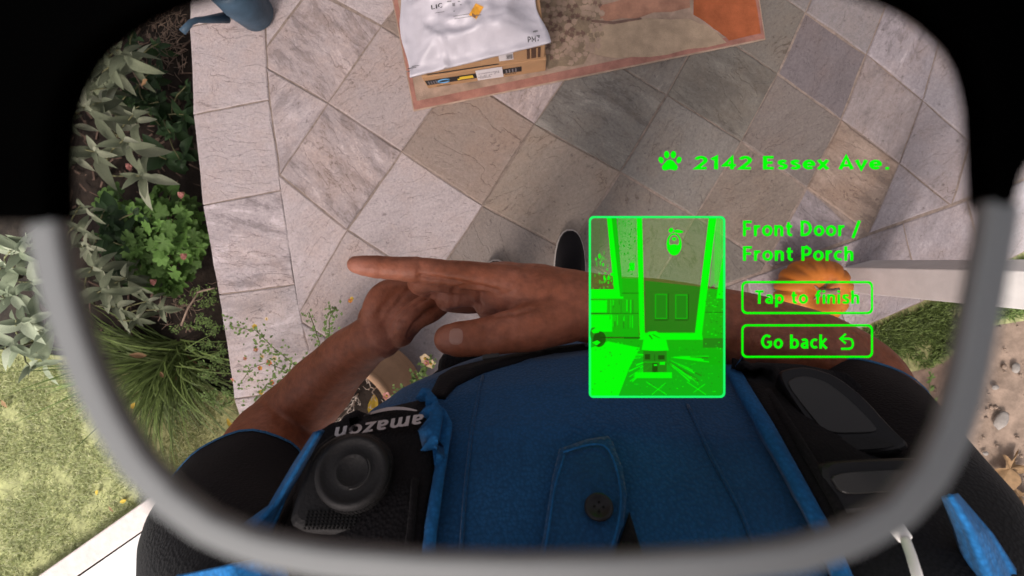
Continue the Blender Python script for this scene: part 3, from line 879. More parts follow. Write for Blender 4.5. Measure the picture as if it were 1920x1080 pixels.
def text_mesh(s, bold=0.17, gap=.075):
    strokes = []; x = 0
    for ch in s:
        adv, st = GLYPH[ch]
        for q in st: strokes.append(thick_line([(x + a, b) for a, b in q], bold))
        x += adv + gap
    allp = [p for L_, R_ in strokes for p in L_ + R_]
    x0 = min(p[0] for p in allp); x1 = max(p[0] for p in allp); y0 = min(p[1] for p in allp); y1 = max(p[1] for p in allp)
    nz = lambda p: ((p[0] - x0) / (x1 - x0), (p[1] - y0) / (y1 - y0))
    return [([nz(p) for p in L_], [nz(p) for p in R_]) for L_, R_ in strokes]


def lettering(mb, s, org, du, dv, bvh=None, off=0.0008, bold=0.17, put=None, gap=.075):
    """letters laid on a surface: org, run and rise in pixels of the photograph"""
    for si, (L_, R_) in enumerate(text_mesh(s, bold, gap)):
        pts = []
        for u, v in L_ + R_:
            x, y = org[0] + du[0] * u + dv[0] * v, org[1] + du[1] * u + dv[1] * v
            p = put(x, y) if put else drape(bvh, x, y, off)
            pts.append(p + (EYE - p).normalized() * (2.5e-5 * (si % 3)))
        n = len(L_); fs = [(i, i + 1, n + i + 1, n + i) for i in range(n - 1)]
        f0 = fs[0]; nn = (pts[f0[1]] - pts[f0[0]]).cross(pts[f0[2]] - pts[f0[0]])
        if nn.dot(EYE - pts[f0[0]]) < 0: fs = [f[::-1] for f in fs]
        mb.add(pts, fs)


mb = MB(); lettering(mb, 'PM7', (990, 80), (23, -3), (-1, -12), mail_bvh, bold=0.14)
lettering(mb, 'LIC', (809, 18), (21, -4), (-1, -9), mail_bvh, bold=0.14); tag(mb.build('print', MT['ink'], mail), kind='stuff')
mb = MB()


def patch(mb, poly, bvh, off, seg=6):        # a printed patch that follows the surface under it
    (a, b, c, d) = poly; vs = []; fs = []
    for j in range(seg + 1):
        for i in range(seg + 1):
            u, v = i / seg, j / seg
            x = (a[0] * (1 - u) + b[0] * u) * (1 - v) + (d[0] * (1 - u) + c[0] * u) * v
            y = (a[1] * (1 - u) + b[1] * u) * (1 - v) + (d[1] * (1 - u) + c[1] * u) * v
            vs.append(drape(bvh, x, y, off))
    fs = [(j * (seg + 1) + i, j * (seg + 1) + i + 1, (j + 1) * (seg + 1) + i + 1, (j + 1) * (seg + 1) + i) for j in range(seg) for i in range(seg)]
    nn = (vs[1] - vs[0]).cross(vs[seg + 1] - vs[0])
    if nn.dot(EYE - vs[0]) < 0: fs = [f[::-1] for f in fs]
    mb.add(vs, fs)


patch(mb, [(879, 28), (892, 6), (907, 13), (893, 36)], mail_bvh, 0.0012); stk = mb.build('sticker', MT['orange'], mail)
mb = MB(); lettering(mb, '0', (884, 24), (6, 3), (3, 8), mail_bvh, 0.002, 0.2); mb.build('sticker_print', MT['matdark'], mail)
mb = MB()
for (x, y, w, h) in ((850, 30, 30, 1.2), (852, 35, 50, 1.2), (815, 24, 18, 1), (848, 6, 5, 6), (838, 2, 8, 2.5), (850, 20, 2.5, 2), (862, 8, 3, 2), (858, 2, 4, 2), (999, 58, 9, 3), (764, 128, 16, 1.5), (772, 124, 14, 1.5), (760, 134, 8, 1.5)):
    patch(mb, [(x, y), (x + w, y - w * 0.16), (x + w + 0.5, y - w * 0.16 + h), (x + 0.5, y + h)], mail_bvh, 0.001, 3)
tag(mb.build('small_print', MT['greyink'], mail), kind='stuff')

# ------------------------------------------------------------------ watering can at the edge of the porch
wc = at(448, -4, 0.10); wc.z = 0
can = thing('watering_can', wc, 'dusty dark blue plastic watering can with a long spout over the bed', 'watering can')
mb = MB(); mb.lathe(wc, [(0.0, 0.003), (0.055, 0.003), (0.060, 0.010), (0.066, 0.10), (0.060, 0.17), (0.045, 0.185), (0.043, 0.183), (0.057, 0.165), (0.060, 0.02), (0, 0.015)], 28); mb.build('body', MT['can'], can)
mb = MB(); s0 = at(425, 33, 0.06); s1 = at(385, 37, 0.12); s2 = at(358, 42, 0.16); s3 = at(342, 60, 0.17)
mb.tube([s0, s1, (s1 + s2) / 2 + Vector((0, 0, 0.006)), s2, s3], [0.017, 0.010, 0.0085, 0.0085, 0.010], 10); mb.build('spout', MT['can'], can)
mb = MB(); mb.tube([wc + Vector((0.03, 0.05, 0.17)), wc + Vector((0.05, 0.09, 0.22)), wc + Vector((0.06, 0.12, 0.17)), wc + Vector((0.045, 0.10, 0.08)), wc + Vector((0.03, 0.055, 0.05))], 0.009, 8); mb.build('handle', MT['can'], can)
# ------------------------------------------------------------------ plants
def leaf_mesh(name, length, width, mat, fold=0.25, curl=0.3, tip=0.9, seg=6, wave=0.0):
    vs = []; fs = []
    for i in range(seg + 1):
        t = i / seg
        w = width * 0.5 * (math.sin(math.pi * min(1, t ** tip * 0.97 + 0.03)) ** 0.8)
        x = length * t; z = -curl * length * t * t + 0.12 * length * t
        for s in (-1, -0.5, 0, 0.5, 1):
            vs.append((x, w * s, z + fold * w * abs(s) + wave * w * math.sin(t * 11 + s * 3)))
    for i in range(seg):
        for k in range(4):
            fs.append((i * 5 + k, (i + 1) * 5 + k, (i + 1) * 5 + k + 1, i * 5 + k + 1))
    me = bpy.data.meshes.new(name); me.from_pydata(vs, [], fs)
    me.polygons.foreach_set('use_smooth', [True] * len(fs)); me.materials.append(mat); me.update()
    return me


def lobed_mesh(name, rad, mat, lobes=6, depth=0.28, cup=0.25):
    vs = [(0, 0, 0)]; fs = []
    n = 36
    for ring, f in ((1, 0.45), (2, 0.8), (3, 1.0)):
        for k in range(n):
            a = -math.pi * 0.94 + 2 * math.pi * 0.94 * k / (n - 1)
            lob = 1 - depth * (f ** 2) * (0.5 - 0.5 * math.cos(lobes * a + math.pi)) ** 1.6 - 0.05 * f * (0.5 + 0.5 * math.cos(lobes * 4 * a))
            r = rad * f * lob
            vs.append((r * math.cos(a) + rad * 0.15, r * math.sin(a), cup * rad * f * f * (0.6 + 0.35 * math.cos(lobes * a + 0.6))))
    for k in range(n - 1): fs.append((0, 1 + k, 2 + k))
    for q in (0, 1):
        for k in range(n - 1):
            b = 1 + q * n + k
            fs.append((b, b + n, b + n + 1, b + 1))
    me = bpy.data.meshes.new(name); me.from_pydata(vs, [], fs)
    me.polygons.foreach_set('use_smooth', [True] * len(fs)); me.materials.append(mat); me.update()
    return me


SAGE = [leaf_mesh('leaf', 1, 0.33 + 0.05 * k, MT['sage'], 0.35, c, 0.85, 6, wv) for k, (c, wv) in enumerate(((0.15, 0.05), (0.45, 0.08), (0.75, 0.1)))]
BROAD = [leaf_mesh('leaf', 1, 0.52, MT['broad'], 0.3, c, 0.8, 6, 0.05) for c in (0.2, 0.5)]
GER = [lobed_mesh('leaf', 1, MT['geranium'], l, d, c) for l, d, c in ((7, 0.30, 0.2), (6, 0.34, 0.35), (7, 0.26, -0.1))]
SMALL = [leaf_mesh('leaf', 1, 0.5, MT['trail'], 0.3, c, 0.8, 3) for c in (0.1, 0.4)]


def orient(d, roll=0.0):
    d = Vector(d).normalized(); up = Vector((0, 0, 1))
    y = up.cross(d)
    if y.length < 1e-3: y = Vector((0, 1, 0))
    y.normalize(); z = d.cross(y)
    m = Matrix((d, y, z)).transposed()
    return (m @ Matrix.Rotation(roll, 3, 'X')).to_euler()


def leaf(parent, name, me, p, d, s, roll=0.0, mat=None):
    o = bpy.data.objects.new(name, me); link(o, parent)
    o.location = Vector(p) - parent_world(parent)
    o.rotation_euler = orient(d, roll); o.scale = (s, s, s)
    return o


def sage_plant(root_px, tips, label, size=0.10, dark=False):
    """square stems from one crown; leaves in crossed pairs, largest at the outside, small ones at the tip"""
    r = at(*root_px, ZS)
    t = thing('sage_plant' if not dark else 'leafy_plant', r, label, 'plant', 'plants in the porch-side bed')
    mb = MB(); arr = BROAD if dark else SAGE
    for (px, py, z) in tips:
        tip = at(px, py, z)
        mid = r.lerp(tip, 0.5) + Vector((random.uniform(-.02, .02), random.uniform(-.02, .02), 0.03))
        pts = [r, r.lerp(mid, .5) + Vector((0, 0, .01)), mid, mid.lerp(tip, .5) + Vector((0, 0, .008)), tip]
        mb.tube(pts, [.004, .0036, .003, .0026, .002], 6)
        ax = (tip - mid).normalized(); ax = (ax + Vector((0, 0, 0.8))).normalized()
        u = ax.orthogonal().normalized(); w = ax.cross(u); tw = random.uniform(0, 3)
        for lv in range(5):
            f = lv / 4.0
            p = tip - ax * (0.012 + 0.085 * (1 - f)) if lv < 4 else tip
            for k in range(2):
                a = tw + lv * math.pi / 2 + k * math.pi + random.uniform(-.35, .35)
                spread = (1.25 - 0.75 * f) * random.uniform(.85, 1.15)
                d = (u * math.cos(a) + w * math.sin(a)) * spread + ax * (0.15 + 0.7 * f)
                s = size * (1.05 - 0.62 * f) * random.uniform(.75, 1.2)
                if random.random() < 0.93: leaf(t, 'leaf', random.choice(arr), p, d, s, random.uniform(-.5, .5))
    mb.build('stem', MT['stem'], t)
    return t


sage_plant((190, 180), [(222, 92, .12), (205, 125, .08), (246, 108, .02)], 'grey green sage at the top of the bed below the dry mulch')
sage_plant((200, 330), [(232, 262, .14), (262, 330, .10), (250, 215, .05)], 'large silvery sage shoot arching over the bed beside the porch edge')
sage_plant((120, 250), [(160, 200, .12), (150, 158, .04), (178, 285, .09), (190, 190, .07)], 'sage shoots left of the tallest silver rosette')
sage_plant((110, 330), [(128, 285, .02), (135, 130, .0), (120, 210, .0)], 'shaded sage at the dark rim edge of the bed', 0.075)
sage_plant((130, 470), [(150, 385, .13), (138, 425, .10), (155, 462, .09)], 'pale sage shoot with folded yellowish leaves beside the geranium', 0.06)
sage_plant((40, 520), [(20, 470, .18), (60, 530, .12), (8, 560, .16), (55, 450, .10), (0, 500, .1)], 'sunlit pale sage at the far left border')
sage_plant((70, 640), [(30, 600, .16), (80, 620, .12), (10, 650, .14), (60, 690, .06)], 'bleached sage clump above the sunny lawn')
sage_plant((180, 560), [(190, 545, .10), (215, 575, .05), (175, 500, .09), (235, 520, .0)], 'drooping sage under the geranium, above the grass tuft')
sage_plant((240, 590), [(275, 565, .02), (300, 580, .0), (250, 600, .02)], 'small sage sprig at the base of the long grass tuft', 0.06)
sage_plant((330, 230), [(345, 215, -.08), (320, 250, -.08), (338, 300, -.1), (350, 160, -.1)], 'dark leafy seedlings in the shade against the porch edge', 0.075, True)
sage_plant((230, 440), [(205, 420, -.05), (230, 460, -.05), (250, 400, -.02), (195, 395, 0)], 'dark broad leaved plant between the sage and the geranium', 0.085, True)
sage_plant((260, 150), [(250, 60, -.12), (300, 80, -.14), (270, 190, -.1), (300, 235, -.12)], 'low dark leaves under the mulch heap', 0.07, True)

sage_plant((215, 250), [(300, 190, -.12), (285, 130, -.12), (240, 175, -.1), (315, 300, -.14)], 'dark broad leaves in the shade behind the tall silver rosette', 0.085, True)
sage_plant((200, 470), [(225, 500, -.08), (262, 545, -.1), (215, 530, -.06), (185, 440, -.04)], 'dark leaves filling the bed under the lower sage shoots', 0.085, True)
sage_plant((120, 200), [(185, 110, .04), (165, 130, .02), (200, 165, .03)], 'small sage shoots at the curved upper corner of the bed', 0.075)

# geranium
gr = at(300, 450, ZS)
ger = thing('geranium', gr, 'bright green geranium with rounded lobed leaves beside the porch edge', 'plant', 'plants in the porch-side bed')
mb = MB()
spots = []
tries = 0
while len(spots) < 84 and tries < 6000:
    tries += 1
    a = random.uniform(0, 2 * math.pi); r_ = math.sqrt(random.random())
    x, y = 297 + 72 * r_ * math.cos(a) + 10, 448 + 96 * r_ * math.sin(a)
    if x > 372 + (y - 350) * 0.06: continue
    if all(math.dist((x, y), s) > 14 for s in spots): spots.append((x, y))
spots += [(205, 375), (222, 360), (240, 388), (190, 388), (215, 395)]
for (x, y) in spots:
    z = -0.02 - 0.10 * ((x - 305) ** 2 + (y - 440) ** 2) / 9000 + random.uniform(-.05, .035)
    p = at(x, y, z)
    d = (p - gr) * 1.0; d.z = random.uniform(-0.03, 0.05); d = d + Vector((random.uniform(-.05, .05), random.uniform(-.05, .05), 0))
    s = random.uniform(0.024, 0.038) if x > 235 else random.uniform(0.036, 0.05)
    leaf(ger, 'leaf', random.choice(GER), p, d, s, random.uniform(-.6, .6))
    mb.tube([gr, gr.lerp(p, .6) + Vector((0, 0, .01)), p], [.003, .002, .0012], 5)
mb.build('stem', MT['stem'], ger)
PET = leaf_mesh('petal', 1, .8, MT['pinkflower'], .2, .3, .8, 3)
PETR = leaf_mesh('petal', 1, .8, MT['redflower'], .2, .3, .8, 3)
PETC = leaf_mesh('petal', 1, .8, MT['cream'], .2, .3, .8, 3)
for (x, y, z) in ((345, 480, .0), (288, 528, -.06), (340, 365, -.02), (243, 312, .05)):
    p = at(x, y, z); fl = MB()
    for k in range(9):
        a = k * 2.4; c = p + Vector((math.cos(a), math.sin(a), 0)) * .006 * (k % 3) * .6 + Vector((0, 0, .004 * (k % 2)))
        for q in range(4):
            b = a + q * 1.57
            e1 = c + Vector((math.cos(b), math.sin(b), .35)) * .008; sd_ = Vector((-math.sin(b), math.cos(b), 0)) * .004
            fl.add([c, c.lerp(e1, .6) + sd_, e1, c.lerp(e1, .6) - sd_], [(0, 1, 2, 3)], True)
    fl.build('flower_head', MT['pinkflower'], ger)


def blades(name, mat, roots, dirs, lens, wid, curl, parent=None, origin=None, seg=4):
    """many thin bent leaves in one mesh: nobody could count them"""
    n = len(roots); roots = np.array(roots); dirs = np.array(dirs); lens = np.array(lens)
    dh = dirs.copy(); dh[:, 2] = 0
    side = np.c_[-dh[:, 1], dh[:, 0], np.zeros(n)]; side /= np.linalg.norm(side, axis=1)[:, None] + 1e-9
    V = []; 
    for i in range(seg + 1):
        t = i / seg
        c = roots + dirs * (lens * t)[:, None]; c = c.copy(); c[:, 2] -= np.array(curl) * lens * t * t
        c[:, 2] = np.maximum(c[:, 2], ZS + 0.004)
        w = (wid * (1 - t ** 2) + 0.0002) * 0.5
        w = np.broadcast_to(w, (n,))
        V.append(c - side * w[:, None]); V.append(c + side * w[:, None])
    V = np.stack(V, 1)                        # n, 2(seg+1), 3
    k = 2 * (seg + 1)
    idx = np.arange(n)[:, None, None] * k
    f = np.array([[2 * i, 2 * i + 1, 2 * i + 3, 2 * i + 2] for i in range(seg)])[None] + idx
    me = bpy.data.meshes.new(name)
    o0 = np.array(origin if origin is not None else (0, 0, 0))
    me.from_pydata((V.reshape(-1, 3) - o0).tolist(), [], f.reshape(-1, 4).tolist())
    me.polygons.foreach_set('use_smooth', [True] * len(me.polygons)); me.materials.append(mat); me.update()
    o = bpy.data.objects.new(name, me); link(o, parent)
    if parent is None and origin is not None: o.location = origin
    return tag(o, kind='stuff')


# the long grass tuft
gt = at(318, 655, ZS)
tuft = thing('grass_tuft', gt, 'tuft of long arching green grass between the bed and the kerb', 'grass tuft', 'plants in the porch-side bed')
ro_, di, le, cu = [], [], [], []
for k in range(600):
    a = random.gauss(-1.75, 0.75) if random.random() < 0.72 else random.uniform(2.5, 3.6)
    r_ = random.uniform(0, .05); b = random.uniform(0, 6.28)
    ro_.append(gt + Vector((r_ * math.cos(b) + (.05 if k % 3 else 0), r_ * math.sin(b) * 1.3 - .02, 0)))
    el = random.uniform(.25, 1.15)
    di.append((math.cos(a) * math.cos(el), math.sin(a) * math.cos(el), math.sin(el)))
    le.append(random.uniform(.2, .66)); cu.append(random.uniform(.25, 1.0))
blades('blades', MT['blade'], ro_, di, le, 0.0068, cu, tuft, gt, 7)
ro_, di, le, cu = [], [], [], []
for k in range(40):
    a = random.gauss(-1.7, .5); ro_.append(gt + Vector((random.uniform(-.03, .06), random.uniform(-.05, .03), 0)))
    el = random.uniform(.3, .9); di.append((math.cos(a) * math.cos(el), math.sin(a) * math.cos(el), math.sin(el)))
    le.append(random.uniform(.22, .38)); cu.append(random.uniform(.5, .9))
blades('dry_blades', MT['deadleaf'], ro_, di, le, 0.005, cu, tuft, gt, 6)

# the fine-leaved green bush against the porch edge
bp = at(425, 600, ZS)
bush = thing('low_bush', bp, 'fine leaved bright green bush growing against the porch edge below the geranium', 'plant', 'plants in the porch-side bed')
V, Fc, mb = [], [], MB()
lf = MB()
for k in range(46):
    y = random.uniform(540, 770); x = interp(y, OUT) - abs(random.gauss(0, 1)) * 38 - 4
    tip = at(x, y, random.uniform(-.16, -.03)); root = at(x + random.uniform(-8, 20), y + random.uniform(-10, 10), ZS)
    lim = 0.02
    mb.tube([root, root.lerp(tip, .6) + Vector((0, 0, .01)), tip], [.0018, .0014, .0008], 4)
    for q in range(26):
        t = random.uniform(.3, 1); p = root.lerp(tip, t) + Vector((random.gauss(0, .008), random.gauss(0, .008), random.gauss(0, .006)))
        a = random.uniform(0, 6.28); L = random.uniform(.007, .014)
        d = Vector((math.cos(a), math.sin(a), random.uniform(-.1, .6))).normalized() * L; s = Vector((-math.sin(a), math.cos(a), 0)) * L * .25
        lf.add([p, p + d * .5 + s, p + d, p + d * .5 - s], [(0, 1, 2, 3)], True)
mb.build('stem', MT['stem'], bush)
tag(lf.build('foliage', MT['trail'], bush), kind='stuff')


# lawns
def lawn(name, poly_px, z, n, hmin, hmax, mat, wid=0.0032):
    xs_ = [p[0] for p in poly_px]; ys_ = [p[1] for p in poly_px]
    P = [at(x, y, z) for x, y in poly_px]
    def ins(x, y):
        c = False
        for (a, b), (d, e_) in zip(poly_px, poly_px[1:] + poly_px[:1]):
            if (b > y) != (e_ > y) and x < (d - a) * (y - b) / (e_ - b) + a: c = not c
        return c
    ro_, di, le, cu = [], [], [], []
    while len(ro_) < n:
        x, y = random.uniform(min(xs_), max(xs_)), random.uniform(min(ys_), max(ys_))
        if not ins(x, y): continue
        p = at(x, y, z)
        bare = mnoise.fractal(Vector((p.x * 7, p.y * 7, 5)), 1, 2, 3)
        if bare < -0.28 and random.random() < .8: continue
        a = random.uniform(0, 6.28); el = random.uniform(.25, 1.3)
        ro_.append(p); di.append((math.cos(a) * math.cos(el), math.sin(a) * math.cos(el), math.sin(el)))
        le.append(random.uniform(hmin, hmax) * (1 + .5 * bare)); cu.append(random.uniform(.1, .6))
    return blades(name, mat, ro_, di, le, wid, cu, None, tuple(P[0]), 3)


lw = lawn('lawn_grass', [(-150, 655), (40, 665), (170, 690), (330, 700), (478, 770), (450, 806), (340, 885), (60, 1085), (-150, 1230)], -0.236, 30000, .016, .036, MT['lawn'])
tag(lw, 'sunlit short green lawn beside the kerb and walkway', 'lawn')
lw2 = lawn('side_lawn_grass', [(1580, 640), (1725, 580), (1920, 485), (2050, 430), (2050, 560), (1850, 602), (1780, 650), (1740, 690), (1690, 660), (1600, 690)], -0.246, 13000, .022, .05, MT['blade'], 0.004)
tag(lw2, 'short green grass between the porch corner and the bare dirt', 'lawn')

# mulch and dry twigs on the soil
mb = MB()
for k in range(520):
    x = random.uniform(60, 372); y = random.uniform(-30, 330) if random.random() < .75 else random.uniform(330, 640)
    if x > interp(y, OUT) - 4: continue
    p = at(x, y, ZS + random.uniform(.008, .03)); a = random.uniform(0, 6.28); L = random.uniform(.006, .028)
    d = Vector((math.cos(a), math.sin(a), random.uniform(-.25, .25))) * L; s = Vector((-math.sin(a), math.cos(a), 0)) * random.uniform(.0015, .004)
    mb.box(p, d, s, (0, 0, .0015))
tag(mb.build('bark_mulch', MT['bark'], origin=at(300, 100, ZS)), 'dry brown bark mulch lying on the dark bed', 'mulch', kind='stuff')
mb = MB()
for k in range(230):
    x, y = random.gauss(320, 26), random.gauss(60, 45)
    if k > 170: x, y = random.gauss(330, 30), random.gauss(560, 30)
    if x > interp(y, OUT) - 6: continue
    p = at(x, y, ZS + random.uniform(.02, .09)); a = random.uniform(0, 6.28); L = random.uniform(.02, .07)
    d = Vector((math.cos(a), math.sin(a), random.uniform(-.3, .3)))
    mb.tube([p - d * L * .5, p + Vector((random.gauss(0, .006), random.gauss(0, .006), .004)), p + d * L * .5], [.0012, .001, .0006], 4)
tag(mb.build('dry_twigs', MT['twig'], origin=at(320, 60, ZS)), 'tangle of thin dry twigs at the top of the bed', 'twigs', kind='stuff')

dd = MB()
for (x, y, z0, x2, y2) in ((240, 105, -.1, 268, 165), (370, 548, -.06, 402, 540), (340, 610, -.1, 372, 548)):
    a, b = at(x, y, z0), at(x2, y2, z0 + .04)
    o = MB(); o.tube([a, a.lerp(b, .5) + Vector((0, 0, .012)), b], [.004, .0035, .0025], 7)
    t = o.build('twig', MT['twig'], origin=a)
    tag(t, {240: 'thick dry twig under the top sage shoot', 370: 'bent dry twig touching the porch edge', 340: 'dry twig rising from the bed below the bent one'}[x], 'twig')

DEAD = leaf_mesh('fallen_leaf', 1, .42, MT['deadleaf'], .5, -.3, .9, 6, .2)
YEL = leaf_mesh('fallen_leaf', 1, .4, MT['yellowleaf'], .4, -.2, .9, 6, .2)
for (x, y, z, me, s, a, lab) in ((265, 160, .05, DEAD, .05, .1, 'curled dry leaf caught on the sage below the twigs'), (275, 667, -.12, DEAD, .05, 3.0, 'dry pale leaf lying across the grass tuft'),
                                 (245, 765, -.14, YEL, .045, .6, 'yellow leaf in the long grass nearest the spectacle rim'), (225, 942, -.225, YEL, .04, .4, 'yellow leaf on the lawn at the kerb edge'),
                                 (180, 928, -.225, YEL, .035, .9, 'small yellow leaf on the open lawn'), (425, 785, -.10, YEL, .05, -.6, 'yellow leaf fallen at the porch edge beside the arm'),
                                 (300, 698, -.14, DEAD, .035, -.5, 'short dry leaf on the soil under the grass tuft'), (12, 765, -.225, DEAD, .045, 1.4, 'reddish dry leaf on the lawn at the far left'), (212, 960, -.22, DEAD, .03, 1.8, 'pale dry leaf beside the yellow one at the kerb')):
    o = bpy.data.objects.new('fallen_leaf', me); link(o); o.location = at(x, y, z); o.scale = (s, s, s); o.rotation_euler = (random.uniform(-.2, .2), random.uniform(-.2, .2), a)
    tag(o, lab, 'leaf', 'fallen leaves')

# dirt on the right: stones, maple leaf, sprigs
def rock(x, y, z, rx, ry, lab, mat='stone', rot=0.0):
    c = at(x, y, z); me = bpy.data.meshes.new('stone'); bm = bmesh.new(); bmesh.ops.create_icosphere(bm, subdivisions=3, radius=1)
    for v in bm.verts:
        v.co *= 1 + .18 * mnoise.noise(v.co * 1.6 + Vector((x, y, 0)))
        v.co.x *= rx; v.co.y *= ry; v.co.z *= min(rx, ry) * .6
    for f in bm.faces: f.smooth = True
    bm.to_mesh(me); bm.free(); me.materials.append(MT[mat])
    o = bpy.data.objects.new('stone', me); link(o); o.location = c; o.rotation_euler = (0, 0, rot); return tag(o, lab, 'stone', 'stones on the dirt')


rock(1877, 788, ZS + .012, .022, .036, 'largest grey stone on the bare dirt right of the sleeve', rot=-.4)
rock(1866, 726, ZS + .004, .012, .01, 'small pale pebble above the largest stone')
rock(1800, 655, ZS + .004, .016, .012, 'brown pebble at the edge of the side lawn')
rock(1905, 690, ZS + .004, .014, .02, 'pebble at the right border of the dirt')
rock(1848, 850, ZS + .003, .010, .008, 'tiny pebble below the largest stone')
mb = MB()
for k in range(300):
    x, y = random.uniform(1730, 2050), random.uniform(600, 1080); p = at(x, y, -0.262); r_ = abs(random.gauss(0, .004)) + .0015
    mb.ball(p, r_, 5, 3, (1, random.uniform(.6, 1.3), .6))
tag(mb.build('gravel', MT['dirt'], origin=at(1850, 800, ZS)), 'loose crumbs of dirt and grit on the bare ground', 'gravel', kind='stuff')


def maple(x, y, z, s, rot, lab):
    vs = [(0, 0, 0.1)]; n = 40
    for k in range(n):
        a = 2 * math.pi * k / n
        r_ = s * (0.45 + 0.55 * abs(math.cos(2.5 * a)) ** 1.4) * (1 - .5 * math.exp(-((a - math.pi) / .35) ** 2)) * (1 + .1 * math.cos(15 * a))
        vs.append((r_ * math.cos(a), r_ * math.sin(a), .012 * math.sin(5 * a) + .01 * math.cos(2 * a) + .006))
    vs[0] = (0, 0, .002)
    mb = MB(); mb.add(vs, [(0, 1 + k, 1 + (k + 1) % n) for k in range(n)], False)
    me = mb.mesh('fallen_leaf', MT['deadleaf']); o = bpy.data.objects.new('fallen_leaf', me); link(o); o.location = at(x, y, z); o.rotation_euler = (.15, -.1, rot)
    return tag(o, lab, 'leaf', 'fallen leaves')


maple(1893, 878, -.245, .075, 2.3, 'large dry lobed leaf on the dirt right of the shoulder')
maple(1912, 930, -.25, .05, 1.2, 'crumpled dry leaf below the large lobed one')
ro_ = []
wt = at(1745, 735, ZS)
weed = thing('weed_sprig', wt, 'thin pale green weed growing on the dirt beside the right sleeve', 'plant')
mb = MB()
pts = [at(1745, 700, -.2), at(1742, 730, -.2), at(1752, 765, -.22), at(1757, 790, -.24)]
mb.tube(pts[::-1], [.002, .002, .0015, .001], 5); mb.build('stem', MT['stem'], weed)
for k in range(26):
    p = pts[k % 3].lerp(pts[k % 3 + 1], random.random()); a = random.uniform(0, 6.28)
    leaf(weed, 'leaf', random.choice(SMALL), p, (math.cos(a), math.sin(a), .3), random.uniform(.014, .026))

# ------------------------------------------------------------------ clay pot, dead plant and trailing flowers
rim_c = at(632, 790, 0.30); rim_c.z = 0
potc = Vector((rim_c.x, rim_c.y, 0))
pot = thing('flower_pot', potc, 'round tan clay flower pot under the left arm, holding dead stems', 'flower pot')
Rr = 0.180
mb = MB(); mb.lathe(potc, [(0, .004), (.15, .004), (.165, .012), (.195, .07), (.203, .12), (.192, .19), (.163, .255), (.160, .268), (.168, .278), (.170, .292), (.165, .30), (.152, .30), (.147, .292), (.146, .25), (.155, .20)], 64)
mb.build('bowl', MT['clay'], pot)
mb = MB(); mb.lathe(potc, [(.156, .215), (.09, .225), (0.03, .23), (0, .23)][::-1][::-1], 40)
f_ = mb; 
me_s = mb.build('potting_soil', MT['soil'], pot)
for p in me_s.data.polygons: pass
bmx = bmesh.new(); bmx.from_mesh(me_s.data); bmesh.ops.recalc_face_normals(bmx, faces=bmx.faces)
if sum(f.normal.z for f in bmx.faces) < 0: bmesh.ops.reverse_faces(bmx, faces=bmx.faces)
bmx.to_mesh(me_s.data); bmx.free()
dead = thing('dead_plant', potc + Vector((0, 0, .222)), 'pale leafless dead stems standing in the clay pot', 'plant')
mb = MB()
random.seed(21)


def twiggy(p, d, L, r_, depth):
    q = p + d * L
    m = p.lerp(q, .5) + Vector((random.gauss(0, .004), random.gauss(0, .004), random.gauss(0, .003)))
    mb.tube([p, m, q], [r_, r_ * .85, r_ * .7], 5)
    if depth:
        for k in range(random.choice((2, 2, 3))):
            a = Vector((random.gauss(0, .8), random.gauss(0, .8), random.uniform(-.1, .5)))
            twiggy(q if k else m, (d + a).normalized(), L * random.uniform(.6, .9), r_ * .72, depth - 1)


for k in range(11):
    x, y = random.uniform(650, 740), random.uniform(690, 790)
    p = at(x, y, .23)
    if (p - potc - Vector((0, 0, .23))).length > .15: continue
    twiggy(p, Vector((random.gauss(0, .6), random.gauss(0, .6), .8)).normalized(), .032, .0022, 3)
mb.build('dead_stems', MT['paletwig'], dead)


def trailing(root, path, label, name='trailing_flower', dens=9, fl='redflower', flowers=(), spread=.012, lsize=(.009, .016)):
    t = thing(name, root, label, 'plant', 'trailing flowers of the clay pot')
    st, fo = MB(), MB()
    st.tube(path, .0013, 5)
    for a, b in zip(path, path[1:]):
        n_ = max(2, int((b - a).length / .01 * dens / 4))
        for k in range(n_):
            p = a.lerp(b, random.random()) + Vector((random.gauss(0, spread), random.gauss(0, spread), random.uniform(0, .014)))
            ang = random.uniform(0, 6.28); L = random.uniform(*lsize)
            d = Vector((math.cos(ang), math.sin(ang), random.uniform(-.1, .5))).normalized() * L; s = Vector((-math.sin(ang), math.cos(ang), .1)) * L * .3
            fo.add([p, p + d * .45 + s, p + d, p + d * .45 - s], [(0, 1, 2, 3)], True)
    st.build('stem', MT['stem'], t); tag(fo.build('foliage', MT['trail'], t), kind='stuff')
    for (x, y, z, s_, kind) in flowers:
        p = at(x, y, z); fm = MB()
        for k in range(5):
            ang = k * 1.2566 + x
            d = Vector((math.cos(ang), math.sin(ang), .25)) * s_; s = Vector((-math.sin(ang), math.cos(ang), 0)) * s_ * .45
            fm.add([p, p + d * .6 + s, p + d, p + d * .6 - s], [(0, 1, 2, 3)], True)
        f = fm.build('flower', MT[kind], t)
        c = MB(); c.ball(p + Vector((0, 0, .001)), s_ * .28, 6, 4); c.build('flower_centre', MT['yellowleaf'], t)
    return t


